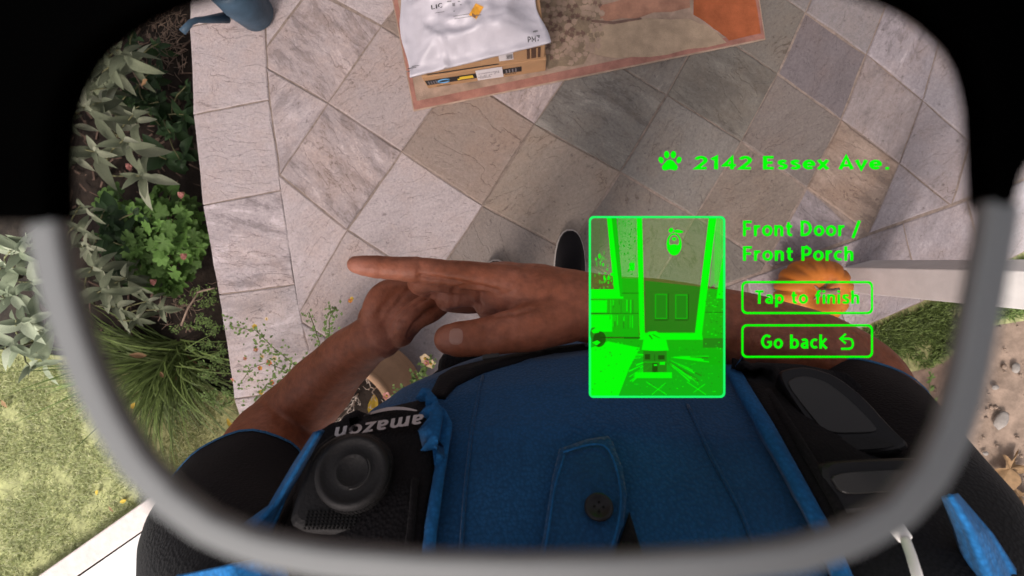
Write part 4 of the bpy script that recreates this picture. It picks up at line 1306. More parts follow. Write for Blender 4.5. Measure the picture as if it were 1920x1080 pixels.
rimz = .315
root = at(600, 690, .30)
trailing(root, [at(600, 690, .30), at(560, 690, .24), at(510, 650, .16), at(480, 620, .10), at(430, 612, .05)], 'leafy flower stem trailing from the pot furthest towards the bed', flowers=[(478, 612, .10, .010, 'yellowleaf'), (500, 598, .1, .007, 'cream')], dens=12, spread=.016)
trailing(root, [at(596, 700, .30), at(548, 700, .2), at(500, 680, .12), at(470, 690, .08), at(450, 720, .05)], 'flower stem with the most red and orange blossoms beside the left arm', dens=10, spread=.02,
         flowers=[(480, 655, .1, .010, 'pinkflower'), (505, 680, .12, .011, 'redflower'), (515, 672, .12, .010, 'cream'), (488, 690, .1, .009, 'redflower'), (492, 668, .1, .009, 'cream'), (460, 672, .08, .008, 'pinkflower')])
trailing(root, [at(590, 720, .30), at(540, 730, .18), at(500, 720, .10), at(480, 750, .06), at(470, 790, .03)], 'flower stem hanging lowest along the porch edge by the arm', dens=10, spread=.018,
         flowers=[(510, 717, .1, .010, 'redflower'), (490, 735, .08, .010, 'yellowleaf'), (478, 765, .05, .009, 'yellowleaf'), (436, 712, .03, .008, 'pinkflower'), (520, 740, .1, .009, 'pinkflower'), (466, 770, .04, .009, 'cream')])
trailing(root, [at(612, 668, .30), at(618, 630, .33), at(617, 600, .33), at(630, 575, .34)], 'upright flower stem with bright green leaves above the left wrist', dens=26, spread=.011, lsize=(.008, .014), flowers=[(657, 564, .34, .007, 'redflower'), (660, 560, .34, .006, 'yellowleaf')])
trailing(root, [at(604, 660, .30), at(592, 620, .32), at(579, 585, .33)], 'single leafy shoot left of the upright flower stem', dens=16, spread=.007, lsize=(.007, .012))
trailing(at(742, 745, .30), [at(735, 770, .28), at(742, 745, .31), at(748, 728, .33)], 'green sprig with a pale flower on the inner pot rim', dens=26, spread=.008, lsize=(.007, .012), flowers=[(725, 742, .32, .012, 'pinkflower'), (733, 748, .32, .010, 'cream')])
trailing(at(790, 690, .16), [at(775, 720, .20), at(795, 690, .20), at(812, 665, .2)], 'pale flower sprig between the pot and the black waist bag', dens=26, spread=.010, lsize=(.010, .018), flowers=[(797, 672, .21, .016, 'cream'), (808, 682, .21, .015, 'cream'), (800, 680, .215, .010, 'pinkflower')])
lf_ = bpy.data.objects.new('fallen_leaf', YEL); link(lf_); lf_.location = at(702, 740, .26); lf_.scale = (.075,) * 3; lf_.rotation_euler = (0, -.2, -1.5); tag(lf_, 'yellow green leaf standing among the dead stems in the pot', 'leaf', 'fallen leaves')
# ------------------------------------------------------------------ the person whose view this is
random.seed(5)
person = thing('person', (0.05, -0.2, 0), 'person in blue polo and black vest, right index finger reaching over the left hand', 'person')


def capsules(bm, chain, n=20, flat=None):
    """tapered limb: (point, radius) joints joined by round cones, all later fused into one skin"""
    m = MB()
    pts = [Vector(p) for p, r in chain]; rr = [r for p, r in chain]
    fine_p, fine_r = [], []
    for i in range(len(pts) - 1):
        k = 6
        for s in range(k):
            t = s / k
            p0 = pts[max(i - 1, 0)]; p1, p2 = pts[i], pts[i + 1]; p3 = pts[min(i + 2, len(pts) - 1)]
            c = 0.5 * ((2 * p1) + (p2 - p0) * t + (2 * p0 - 5 * p1 + 4 * p2 - p3) * t * t + (3 * p1 - p0 - 3 * p2 + p3) * t ** 3)
            fine_p.append(c); fine_r.append(rr[i] + (rr[i + 1] - rr[i]) * (t * t * (3 - 2 * t)))
    fine_p.append(pts[-1]); fine_r.append(rr[-1])
    m.tube(fine_p, fine_r, n)
    m.ball(pts[0], rr[0], n, 10); m.ball(pts[-1], rr[-1], n, 10)
    bm.add(m.v, m.f, True)


body = MB()
# right arm (comes from the right, hand in front of the left one)
capsules(body, [(atd(1735, 1080, .285), .036), (atd(1680, 940, .33), .040), (atd(1632, 812, .40), .041), (atd(1606, 722, .455), .0435), (atd(1540, 672, .455), .041), (atd(1420, 629, .435), .0362), (atd(1260, 597, .415), .0328), (atd(1130, 581, .40), .0295), (atd(1060, 568, .397), .029)])
capsules(body, [(atd(1085, 572, .398), .028), (atd(1010, 556, .400), .0275), (atd(950, 541, .402), .023), (atd(895, 528, .402), .0165)])
capsules(body, [(atd(1060, 560, .41), .026), (atd(980, 545, .425), .024), (atd(920, 545, .43), .02)])
capsules(body, [(atd(960, 527, .388), .0135), (atd(885, 517, .383), .0118), (atd(835, 512, .380), .0108), (atd(786, 507, .379), .0109), (atd(735, 503, .377), .0094), (atd(712, 501, .376), .0095), (atd(683, 498, .376), .0083), (atd(667, 496, .376), .0070)])
capsules(body, [(atd(930, 535, .408), .0135), (atd(850, 526, .394), .0112), (atd(805, 523, .391), .0108), (atd(786, 530, .398), .0102), (atd(808, 539, .407), .0096), (atd(845, 545, .415), .0090)])
capsules(body, [(atd(955, 553, .422), .0125), (atd(900, 550, .412), .0112), (atd(850, 555, .408), .0108), (atd(838, 563, .416), .0098), (atd(866, 569, .425), .0092), (atd(900, 570, .432), .0085)])
capsules(body, [(atd(990, 570, .42), .0130), (atd(950, 566, .407), .0128), (atd(922, 572, .406), .0125), (atd(916, 580, .414), .0105), (atd(945, 582, .424), .0095)])
capsules(body, [(atd(1060, 590, .388), .0235), (atd(1000, 612, .376), .0195), (atd(955, 622, .371), .0168), (atd(915, 630, .369), .0152), (atd(885, 634, .367), .0142), (atd(858, 636, .366), .0138), (atd(842, 636, .366), .0118)])
# left arm and the hand behind
capsules(body, [(atd(480, 1080, .31), .036), (atd(458, 960, .40), .042), (atd(505, 842, .50), .046), (atd(540, 797, .535), .0435), (atd(592, 736, .51), .0352), (atd(643, 679, .475), .0278), (atd(690, 640, .445), .0226), (atd(712, 631, .438), .0212)])
capsules(body, [(atd(700, 638, .444), .0195), (atd(728, 628, .440), .0160), (atd(750, 624, .438), .0135)])
capsules(body, [(atd(706, 626, .438), .0125), (atd(700, 592, .432), .0112), (atd(712, 556, .431), .0106), (atd(742, 540, .437), .0098), (atd(780, 545, .446), .0090)])
capsules(body, [(atd(726, 628, .437), .0110), (atd(731, 596, .431), .0094), (atd(752, 566, .434), .0088), (atd(784, 554, .444), .0080), (atd(806, 552, .450), .0072)])
capsules(body, [(atd(748, 630, .432), .0108), (atd(758, 604, .421), .0096), (atd(784, 578, .424), .0088), (atd(810, 563, .432), .0082), (atd(832, 556, .440), .0072)])
capsules(body, [(atd(766, 616, .436), .0092), (atd(784, 600, .428), .0084), (atd(808, 590, .431), .0078), (atd(828, 578, .438), .0068)])
capsules(body, [(atd(700, 630, .458), .015), (atd(694, 596, .472), .0120), (atd(714, 572, .478), .0104), (atd(740, 560, .480), .0090)])
# trunk, neck, head (the head is behind the eye, bent forward over the chest)
capsules(body, [((.05, -.225, 1.33), .045), ((.05, -.225, 1.28), .045), ((.05, -.215, 1.12), .045), ((.05, -.21, .93), .045)])
capsules(body, [((.05, -.215, 1.36), .058), ((.045, -.19, 1.50), .055), ((.035, -.13, 1.66), .055)])
capsules(body, [(atd(480, 1080, .31), .036), ((.05, -.24, 1.335), .03), (atd(1735, 1080, .285), .036)])
hd = MB(); hd.ball((.032, -.035, 1.712), .078, 28, 18, (.98, 1.36, 1.18)); body.add(hd.v, hd.f, True)
hd = MB(); hd.ball((.032, -.105, 1.675), .052, 20, 12, (1.0, .85, 1.1)); body.add(hd.v, hd.f, True)      # jaw
capsules(body, [((.032, -.028, 1.640), .008), ((.032, -.052, 1.604), .011)])                               # nose
for s in (-1, 1):
    hd = MB(); hd.ball((.032 + s * .079, -.045, 1.735), .024, 12, 8, (.35, 1.3, .8)); body.add(hd.v, hd.f, True)
# legs
for s in (-1, 1):
    foot = Vector((.115, .0, 0)) if s > 0 else Vector((-.115, -.085, 0))
    capsules(body, [((.05, -.22, .95), .045), ((.05 + s * .085, -.235, .90), .042), ((.05 + s * .085, -.235, .70), .04), ((foot.x, foot.y * .4 - .20, .47), .036), ((foot.x, foot.y - .13, .26), .034), ((foot.x, foot.y - .12, .09), .03)], 12)
    capsules(body, [((foot.x, foot.y - .12, .06), .032), ((foot.x, foot.y + .02, .045), .028)], 12)
bo = body.build('body', MT['skin'], person)
m = bo.modifiers.new('fuse', 'REMESH'); m.mode = 'VOXEL'; m.voxel_size = 0.0021; m.use_smooth_shade = True
m = bo.modifiers.new('soften', 'SMOOTH'); m.factor = 0.5; m.iterations = 3
dg = bpy.context.evaluated_depsgraph_get()
me = bpy.data.meshes.new_from_object(bo.evaluated_get(dg)); bo.modifiers.clear(); bo.data = me
me.polygons.foreach_set('use_smooth', [True] * len(me.polygons))
# skin creases: shallow folds across the finger joints, and swell of the knuckles
co = np.empty(len(me.vertices) * 3); me.vertices.foreach_get('co', co); co = co.reshape(-1, 3) + np.array(parent_world(person))
nrm = np.empty(len(me.vertices) * 3); me.vertices.foreach_get('normal', nrm); nrm = nrm.reshape(-1, 3)
def crease(p, axis, depth, width, rad):
    d = co - np.array(p); a = np.array(Vector(axis).normalized()); al = d @ a
    r2 = (d ** 2).sum(1) - al ** 2
    g_ = np.exp(-(al / width) ** 2) * np.exp(-r2 / rad ** 2)
    return g_ * depth
X = atd(700, 500, .376) - atd(900, 520, .383)
disp = np.zeros(len(co))
for (x, y, d, ax, dep, wd_, rd) in ((786, 516, .37, X, .0016, .0016, .014), (793, 520, .37, X, .0012, .0012, .014), (712, 506, .37, X, .0011, .0014, .012), (852, 545, .40, X, .0016, .002, .014), (900, 558, .405, X, .0018, .0022, .016),
                                   (908, 630, .355, X, .0013, .0016, .016), (917, 630, .355, X, .0012, .0014, .016), (926, 629, .355, X, .001, .0012, .016), (745, 508, .37, X, .0007, .0012, .012), (835, 520, .378, X, .0006, .002, .015), (960, 610, .36, X, .0007, .0016, .02), (1000, 600, .365, X, .0006, .0016, .02), (808, 535, .395, X, .001, .0012, .01), (866, 563, .405, X, .001, .0012, .01), (700, 592, .42, atd(700, 592, .43) - atd(706, 626, .43), .0012, .0012, .012), (731, 596, .42, atd(731, 596, .43) - atd(728, 628, .43), .0012, .0012, .012), (760, 602, .41, atd(760, 602, .42) - atd(748, 630, .42), .0012, .0012, .012), (700, 640, .42, atd(720, 620, .43) - atd(680, 650, .45), .001, .0014, .02), (1075, 570, .375, X, .0007, .002, .02)):
    disp += crease(atd(x, y, d), ax, dep, wd_, rd)
pre_bvh = BVHTree.FromPolygons([tuple(p) for p in co], [tuple(f.vertices) for f in me.polygons])


def groove(path, depth, width):              # the fold where two fingers lie against each other
    global disp
    pts = []
    for a, b in zip(path, path[1:]):
        for k in range(9):
            x, y = a[0] + (b[0] - a[0]) * k / 9, a[1] + (b[1] - a[1]) * k / 9
            h = pre_bvh.ray_cast(EYE, ray(x, y).normalized())
            if h[0] is not None: pts.append(np.array(h[0]))
    best = np.full(len(co), 9.0)
    near = np.where(((co - np.mean(pts, 0)) ** 2).sum(1) < .09 ** 2)[0]
    for p in pts: best[near] = np.minimum(best[near], ((co[near] - p) ** 2).sum(1))
    disp = disp + depth * np.exp(-best / width ** 2)


groove([(778, 532), (754, 556), (731, 582), (716, 612)], .0028, .0016)
groove([(808, 556), (770, 576), (742, 598), (734, 622)], .0028, .0016)
groove([(828, 570), (796, 588), (774, 610), (764, 630)], .0024, .0015)
groove([(788, 519), (825, 523), (870, 531), (905, 539), (935, 546)], .0030, .0017)
groove([(850, 547), (853, 540), (868, 537), (900, 541)], .0024, .0015)
groove([(899, 549), (896, 562), (900, 578)], .0022, .0015)
groove([(905, 590), (930, 592), (965, 588), (1000, 578)], .0020, .0018)
groove([(1068, 535), (1072, 560), (1070, 585)], .0006, .0016)
groove([(782, 483), (786, 500), (784, 517)], .0007, .0013)
groove([(717, 483), (718, 498), (716, 510)], .0006, .0012)
groove([(898, 612), (902, 630), (900, 650)], .0007, .0014)
groove([(910, 610), (914, 630), (911, 650)], .0005, .0012)
low = np.array([mnoise.fractal(Vector(p * 55), 1, 2, 3) for p in co[::1]]) * .00035 if len(co) < 250000 else 0
arm = (co[:, 2] > 1.0) & (co[:, 1] > -.13)
co = co - nrm * (disp - low)[:, None]
me.vertices.foreach_set('co', (co - np.array(parent_world(person))).ravel()); me.update()
pal = np.zeros(len(co))                       # the pale inner side of the hands
for (x, y, d, rad, k_) in ((815, 534, .398, .016, .9), (795, 526, .388, .012, .6), (868, 562, .41, .018, .95), (925, 570, .40, .018, .9), (940, 580, .40, .015, .7), (667, 508, .37, .010, .8), (690, 512, .372, .010, .5), (838, 636, .358, .008, .6), (740, 520, .378, .012, .45),
                         (755, 606, .425, .012, .6), (722, 640, .43, .016, .5), (700, 575, .428, .012, .25), (700, 612, .43, .012, .5)):
    pal = np.maximum(pal, k_ * np.exp(-((co - np.array(atd(x, y, d))) ** 2).sum(1) / rad ** 2))
at_ = me.attributes.new('palm', 'FLOAT', 'POINT'); at_.data.foreach_set('value', pal.astype(np.float32))

# nails lie on the skin
skin_bvh = BVHTree.FromPolygons([tuple(p) for p in co], [tuple(f.vertices) for f in me.polygons])


def nail(cx, cy, L, W, rot):
    q = 9; vs = []
    for j in range(q):
        for i in range(q):
            u, v = i / (q - 1) * 2 - 1, j / (q - 1) * 2 - 1
            r_ = max(abs(u), abs(v)); ang = math.atan2(v, u); sq = (abs(math.cos(ang)) ** 3 + abs(math.sin(ang)) ** 3) ** (-1 / 3)
            x, y = r_ * sq * math.cos(ang) * L, r_ * sq * math.sin(ang) * W
            px, py = cx + x * math.cos(rot) - y * math.sin(rot), cy + x * math.sin(rot) + y * math.cos(rot)
            d = ray(px, py).normalized(); h = skin_bvh.ray_cast(EYE, d)
            p = h[0] if h[0] is not None else atd(px, py, .36)
            vs.append(p - d * (.0005 - .0009 * r_ ** 6))
    fs = [(j * q + i, j * q + i + 1, (j + 1) * q + i + 1, (j + 1) * q + i) for j in range(q - 1) for i in range(q - 1)]
    nn = (vs[1] - vs[0]).cross(vs[q] - vs[0])
    if nn.dot(EYE - vs[0]) < 0: fs = [f[::-1] for f in fs]
    m_ = MB(); m_.add(vs, fs, True); m_.build('fingernail', MT['nail'], person)


nail(855, 631, 15, 18, .03)

# head pieces, out of the wearer's own sight
m = MB(); m.ball((.032, -.022, 1.735), .079, 28, 14, (1.03, 1.40, 1.15))
m.v = [v for v in m.v]
keep = [f for f in m.f if sum(m.v[i][2] for i in f) / len(f) > 1.735 + .0 or sum(m.v[i][1] for i in f) / len(f) > .045]
m.s = [True] * len(keep); m.m = [0] * len(keep); m.f = keep; m.build('hair', MT['hair'], person)
for s in (-.032, .032):
    m = MB(); m.ball((.032 + s, -.004, 1.640), .012, 14, 10); m.build('eye', MT['paper'], person)

# the polo: trunk as stacked rounded sections
def trunk_section(z, cx, cy, rx, ry, e=2.4):
    out = []
    n_ = 72
    for k in range(n_):
        a = 2 * math.pi * k / n_
        c, s = math.cos(a), math.sin(a)
        out.append(Vector((cx + rx * math.copysign(abs(c) ** (2 / e), c), cy + ry * math.copysign(abs(s) ** (2 / e), s), z)))
    return out


SEC = [(.84, .05, -.205, .172, .105), (.95, .05, -.205, .172, .105), (1.05, .05, -.205, .178, .112), (1.13, .05, -.205, .188, .122), (1.19, .05, -.207, .200, .132), (1.235, .048, -.209, .212, .134), (1.275, .047, -.214, .222, .128), (1.31, .046, -.218, .228, .116), (1.34, .046, -.222, .222, .098), (1.365, .046, -.225, .196, .080), (1.385, .046, -.224, .150, .068), (1.40, .046, -.222, .100, .062), (1.415, .046, -.222, .074, .060)]
zs_ = np.linspace(.84, 1.415, 150)
SA = np.array(SEC)
vs = []; fs = []
for z in zs_:
    r_ = [np.interp(z, SA[:, 0], SA[:, k]) for k in range(1, 5)]
    ring = trunk_section(z, *r_)
    for p in ring:
        # folds of the cloth: soft verticals on the chest, small waves
        rg = 1 - 2 * abs(mnoise.noise(Vector((p.x * 11 + p.z * 4, p.z * 5 - p.x * 3, 4.0))))
        fold = .0055 * mnoise.noise(Vector((p.x * 13, p.z * 5, 2.0))) + .0028 * mnoise.noise(Vector((p.x * 40, p.z * 18, 7.0))) + .0045 * max(0, rg - .45)
        out_ = Vector((p.x - .05, p.y + .21, 0)).normalized()
        vs.append(p + out_ * fold)
for i in range(len(zs_) - 1):
    for k in range(72):
        fs.append((i * 72 + k, i * 72 + (k + 1) % 72, (i + 1) * 72 + (k + 1) % 72, (i + 1) * 72 + k))
mb = MB(); mb.add(vs, fs, True); mb.build('polo_shirt', MT['polo'], person)
trunk = BVHTree.FromPolygons([tuple(p) for p in vs], fs)


def on_trunk(px, py, off=0.0):
    d = ray(px, py).normalized(); h = trunk.ray_cast(EYE, d)
    if h[0] is not None: return h[0] + h[1] * off * (1 if h[1].dot(d) < 0 else -1), h[1]
    p = atd(px, py, .34)
    for _ in range(4):                        # past the edge of the chest the cloth goes on along it
        q = trunk.find_nearest(p); p = atd(px, py, (CI @ q[0]).z * -1)
    return p + q[1] * off, q[1]


def panel(name, outline, mat, off, thick, parent=None, dens=14, bev=0.0, puff=0.0):
    """a piece of cloth or webbing with thickness that follows the trunk; outline in picture columns and rows"""
    xs_ = [p[0] for p in outline]; ys_ = [p[1] for p in outline]
    bm = bmesh.new()
    ring = []
    for a, b in zip(outline, outline[1:] + outline[:1]):
        n_ = max(1, int(math.dist(a, b) / dens))
        ring += [(a[0] + (b[0] - a[0]) * k / n_, a[1] + (b[1] - a[1]) * k / n_) for k in range(n_)]
    bv = [bm.verts.new((x, y, 0)) for x, y in ring]
    bm.faces.new(bv)
    bmesh.ops.triangulate(bm, faces=bm.faces)
    for _ in range(7):
        long_ = [e for e in bm.edges if e.calc_length() > dens * 1.6]
        if not long_: break
        bmesh.ops.subdivide_edges(bm, edges=long_, cuts=1)
        bmesh.ops.triangulate(bm, faces=[f for f in bm.faces if len(f.verts) > 3])
        bmesh.ops.beautify_fill(bm, faces=bm.faces, edges=[e for e in bm.edges if len(e.link_faces) == 2])
    bmesh.ops.dissolve_degenerate(bm, dist=0.01, edges=bm.edges)
    cx, cy = sum(xs_) / len(xs_), sum(ys_) / len(ys_)
    bnd = [v.co.copy() for v in bm.verts if v.is_boundary]
    lv = {}
    for v in bm.verts:
        d = min((v.co - b).length for b in bnd); lv[v.index] = d
    bm.verts.index_update()
    lvl = [min((v.co - b).length for b in bnd) for v in bm.verts]
    P = [(on_trunk(v.co.x, v.co.y)) for v in bm.verts]
    wp = parent_world(parent if parent is not None else person)
    for v, (p, nn), d in zip(bm.verts, P, lvl):
        v.co = p + (nn * .3 + (EYE - p).normalized() * .7) * (off + thick + puff * (1 - math.exp(-d / 30.0))) - wp
    bmesh.ops.recalc_face_normals(bm, faces=bm.faces)
    f0 = max(bm.faces, key=lambda f: f.calc_area())
    s_ = sum(f.normal.dot((EYE - wp) - f.calc_center_median()) * f.calc_area() for f in bm.faces)
    if s_ < 0: bmesh.ops.reverse_faces(bm, faces=bm.faces)
    for f in bm.faces: f.smooth = True
    me = bpy.data.meshes.new(name); bm.to_mesh(me); bm.free(); me.materials.append(MT[mat])
    o = bpy.data.objects.new(name, me); link(o, parent if parent is not None else person)
    sm = o.modifiers.new('thickness', 'SOLIDIFY'); sm.thickness = thick + puff * .5; sm.offset = -1; sm.use_even_offset = False
    if bev: bevel(o, bev, 2, 50)
    return o


VL = [(800, 752), (822, 770), (830, 800), (812, 900), (798, 985), (786, 1110), (460, 1110), (500, 1000), (545, 890), (590, 820), (625, 798), (690, 780), (745, 765)]
VR = [(1378, 690), (1420, 684), (1500, 688), (1585, 704), (1650, 760), (1730, 850), (1790, 960), (1830, 1090), (1640, 1110), (1560, 1010), (1500, 900), (1445, 800)]
panel('vest_panel', VL, 'black', .003, .004, puff=.004)
panel('vest_panel', VR, 'black', .003, .004, puff=.004)
def piping(path, mat, r_, off):
    fine = []
    for a, b in zip(path, path[1:]):
        n_ = max(2, int(math.dist(a, b) / 14)); fine += [(a[0] + (b[0] - a[0]) * k / n_, a[1] + (b[1] - a[1]) * k / n_) for k in range(n_)]
    pts = []
    for x, y in fine: p, nn = on_trunk(x, y); pts.append(p + (EYE - p).normalized() * off)
    for _ in range(3): pts = [pts[0]] + [(pts[i - 1] + pts[i] * 2 + pts[i + 1]) / 4 for i in range(1, len(pts) - 1)] + [pts[-1]]
    m = MB(); m.tube(pts, r_, 8); return m.build('piping', MT[mat], person)


piping([(640, 815), (590, 850), (560, 910), (530, 985), (505, 1060)], 'black', .0032, .013)
piping([(1056, 848), (1104, 832), (1138, 828), (1158, 882), (1166, 930), (1160, 985), (1142, 1040)], 'bluetrim', .0006, .0085)
piping([(1058, 855), (1040, 910), (1028, 1000), (1012, 1080)], 'bluetrim', .0006, .0085)
piping([(1290, 760), (1330, 850), (1390, 960), (1430, 1070)], 'polo', .0011, .001)
piping([(905, 705), (885, 800), (872, 920), (862, 1070)], 'polo', .0011, .001)
piping([(778, 900), (772, 980), (760, 1060)], 'black', .0022, .0125)
piping([(1440, 735), (1500, 830), (1560, 930), (1610, 1030)], 'black', .0028, .0125)
panel('chest_strap', [(806, 744), (824, 708), (850, 692), (900, 680), (935, 672), (1010, 656), (1100, 646), (1106, 654), (1040, 661), (985, 673), (905, 697), (855, 722), (834, 746)], 'black', .002, .003, dens=8, puff=.003)
bk0, bk1 = on_trunk(925, 684, .010)
m = MB(); m.box(bk0, CM.to_3x3() @ Vector((.0065, .001, 0)), CM.to_3x3() @ Vector((0, .0045, 0)), CM.to_3x3() @ Vector((0, 0, .003))); bevel(m.build('strap_buckle', MT['screen'], person), .001)
# bright blue edging beside the panels
panel('shirt_trim', [(800, 745), (838, 775), (850, 800), (835, 900), (822, 1000), (815, 1100), (790, 1100), (800, 985), (814, 900), (832, 800), (822, 770)], 'bluetrim', .004, .006, dens=9, puff=.003)
panel('shirt_trim', [(1358, 690), (1380, 690), (1447, 800), (1502, 900), (1562, 1010), (1600, 1100), (1566, 1100), (1525, 1000), (1470, 890), (1420, 800), (1385, 740)], 'bluetrim', .004, .006, dens=9, puff=.003)
# placket with its button, and the dark opening of the collar
panel('placket', [(1048, 845), (1100, 826), (1140, 820), (1148, 832), (1166, 880), (1174, 930), (1168, 985), (1150, 1040), (1130, 1110), (1000, 1110), (1020, 1000), (1035, 900)], 'polo', .002, .003, dens=10, puff=.0025)
panel('collar_opening', [(1180, 960), (1192, 1000), (1225, 1110), (1130, 1110), (1152, 1045)], 'black', .0008, .0006, dens=9)
bc, bn = on_trunk(1123, 966, .0095)
m = MB(); m.lathe(bc, [(0, -.001), (.0068, -.001), (.0074, .0004), (.0070, .0016), (.0058, .0018), (.0050, .0010), (0, .0010)], 24, bn); btn = m.build('button', MT['plastic'], person)
m = MB(); u = bn.orthogonal().normalized(); w = bn.cross(u)
for a, b in ((1, 1), (1, -1), (-1, 1), (-1, -1)): m.ball(bc + (u * a + w * b) * .0016 + bn * .0011, .0007, 6, 4)
m.build('button_hole', MT['hole'], btn)
# loose folds of the blue shirt that show under the vest at both sides
def loose_cloth(left, right, depth, rip, name='shirt_fold'):
    n_, k_ = 30, 16; vs = []
    for j in range(n_ + 1):
        t = j / n_
        def along(P):
            L = t * (len(P) - 1); i = min(int(L), len(P) - 2); f = L - i
            return (P[i][0] + (P[i + 1][0] - P[i][0]) * f, P[i][1] + (P[i + 1][1] - P[i][1]) * f)
        a, b = along(left), along(right)
        for i in range(k_ + 1):
            u = i / k_; x, y = a[0] + (b[0] - a[0]) * u, a[1] + (b[1] - a[1]) * u
            vs.append(atd(x, y, depth + rip * (math.sin(u * 9 + t * 1.5) * .6 + math.sin(u * 21 + t * 4) * .25) + .012 * (2 * u - 1) ** 2))
    fs = [(j * (k_ + 1) + i, j * (k_ + 1) + i + 1, (j + 1) * (k_ + 1) + i + 1, (j + 1) * (k_ + 1) + i) for j in range(n_) for i in range(k_)]
    m = MB(); m.add(vs, fs, True); o = m.build(name, MT['bluetrim'], person)
    sm = o.modifiers.new('thickness', 'SOLIDIFY'); sm.thickness = .002; sm.offset = 0
    return o


loose_cloth([(1768, 930), (1790, 990), (1825, 1110)], [(1792, 926), (1858, 1000), (1935, 1120)], .222, .004)
loose_cloth([(590, 812), (552, 870), (505, 950), (455, 985), (418, 1010)], [(606, 806), (566, 880), (535, 935), (515, 985), (500, 1015)], .262, .004)
loose_cloth([(330, 1080), (325, 1110), (330, 1150)], [(520, 1040), (560, 1110), (560, 1150)], .236, .004)
# sleeves with stitched hems
def sleeve(chain, hem_r, n_=36):
    m = MB(); pts = [p for p, r in chain]; m.tube(pts, [r for p, r in chain], n_, caps=False)
    vs_ = []
    for p in m.v:
        p = Vector(p); vs_.append(p + Vector((mnoise.noise(p * 28), mnoise.noise(p * 28 + Vector((5, 0, 0))), mnoise.noise(p * 28 + Vector((0, 9, 0))))) * .006)
    m.v = vs_
    o = m.build('sleeve', MT['black'], person)
    sm = o.modifiers.new('thickness', 'SOLIDIFY'); sm.thickness = .003; sm.offset = 1
    sb = o.modifiers.new('soft', 'SUBSURF'); sb.levels = 1; sb.render_levels = 1
    ring = [Vector(m.v[n_ * 1 + k]) for k in range(n_)]
    c = sum(ring, Vector()) / n_
    for f, r_ in ((1.075, .0011), (1.075, .0008)):
        pass
    st = MB()
    ring2 = [Vector(m.v[n_ * 0 + k]).lerp(Vector(m.v[n_ * 1 + k]), .45) for k in range(n_)]
    cc = sum(ring2, Vector()) / n_
    big = []
    for k in range(n_ * 4):
        a = ring2[k // 4].lerp(ring2[(k // 4 + 1) % n_], (k % 4) / 4)
        out_ = (a - cc).normalized(); big.append((a + out_ * .0036, out_))
    ax = (pts[1] - pts[0]).normalized()
    for k in range(0, n_ * 4):
        p, o_ = big[k]; q, _ = big[(k + 1) % (n_ * 4)]
        st.tube([p + ax * (.0012 if k % 2 else -.0012), q + ax * (-.0012 if k % 2 else .0012)], .0006, 4)
    for s in (-.0022, .0022): st.tube([p + ax * s for p, o_ in big], .0004, 4, closed=True)
    tag(st.build('hem_stitch', MT['thread'], o), kind='stuff')
    return o


sleeve([(atd(455, 925, .42), .0535), (atd(450, 940, .405), .0530), (atd(432, 990, .365), .051), (atd(428, 1040, .33), .050), (atd(455, 1110, .30), .050), (atd(640, 1190, .26), .046), (atd(800, 1230, .25), .03)], .067)
sleeve([(atd(1612, 772, .425), .0475), (atd(1620, 790, .408), .049), (atd(1642, 840, .368), .0505), (atd(1680, 920, .325), .0515), (atd(1740, 1020, .292), .0525), (atd(1740, 1110, .268), .052), (atd(1600, 1190, .245), .044), (atd(1450, 1230, .24), .03)], .057)

# printed word and curved arrow on the left strap (read from the front)
def strap(px, py): p, nn = on_trunk(px, py); return p + (EYE - p).normalized() * .023
m = MB()
lettering(m, 'amazon', (796, 775), (-166, 26), (-4, 19), bold=.16, put=strap)
lettering_smile = []
ctr = []
for k in range(16):
    t = k / 15; x = 782 - 100 * t; y = 777 - 13 * math.sin(math.pi * (.18 + .78 * t)) + 4 * t; ctr.append((x, y, 1.0 + 2.2 * math.sin(math.pi * t) ** .7))
pu = [strap(x, y - w) for x, y, w in ctr]; pl = [strap(x, y + w) for x, y, w in ctr]
vs = pu + pl; fs = [(i, i + 1, 17 + i, 16 + i) for i in range(15)]
nn = (vs[1] - vs[0]).cross(vs[16] - vs[0])
if nn.dot(EYE - vs[0]) < 0: fs = [f[::-1] for f in fs]
m.add(vs, fs)
m.build('strap_print', MT['silver'], person)

# trousers, belt bag, shoes
m = MB()
for s in (-1, 1):
    foot = Vector((.115, .0, 0)) if s > 0 else Vector((-.115, -.085, 0))
    m.tube([Vector((.05 + s * .085, -.235, .93)), Vector((.05 + s * .085, -.235, .72)), Vector((foot.x, foot.y * .4 - .20, .47)), Vector((foot.x, foot.y - .13, .26)), Vector((foot.x, foot.y - .12, .07))], [.088, .080, .066, .062, .058], 28)
m.tube([(.05, -.21, .84), (.05, -.21, .98)], [.165, .17], 32, flat=.68)
m.build('trousers', MT['trousers'], person)


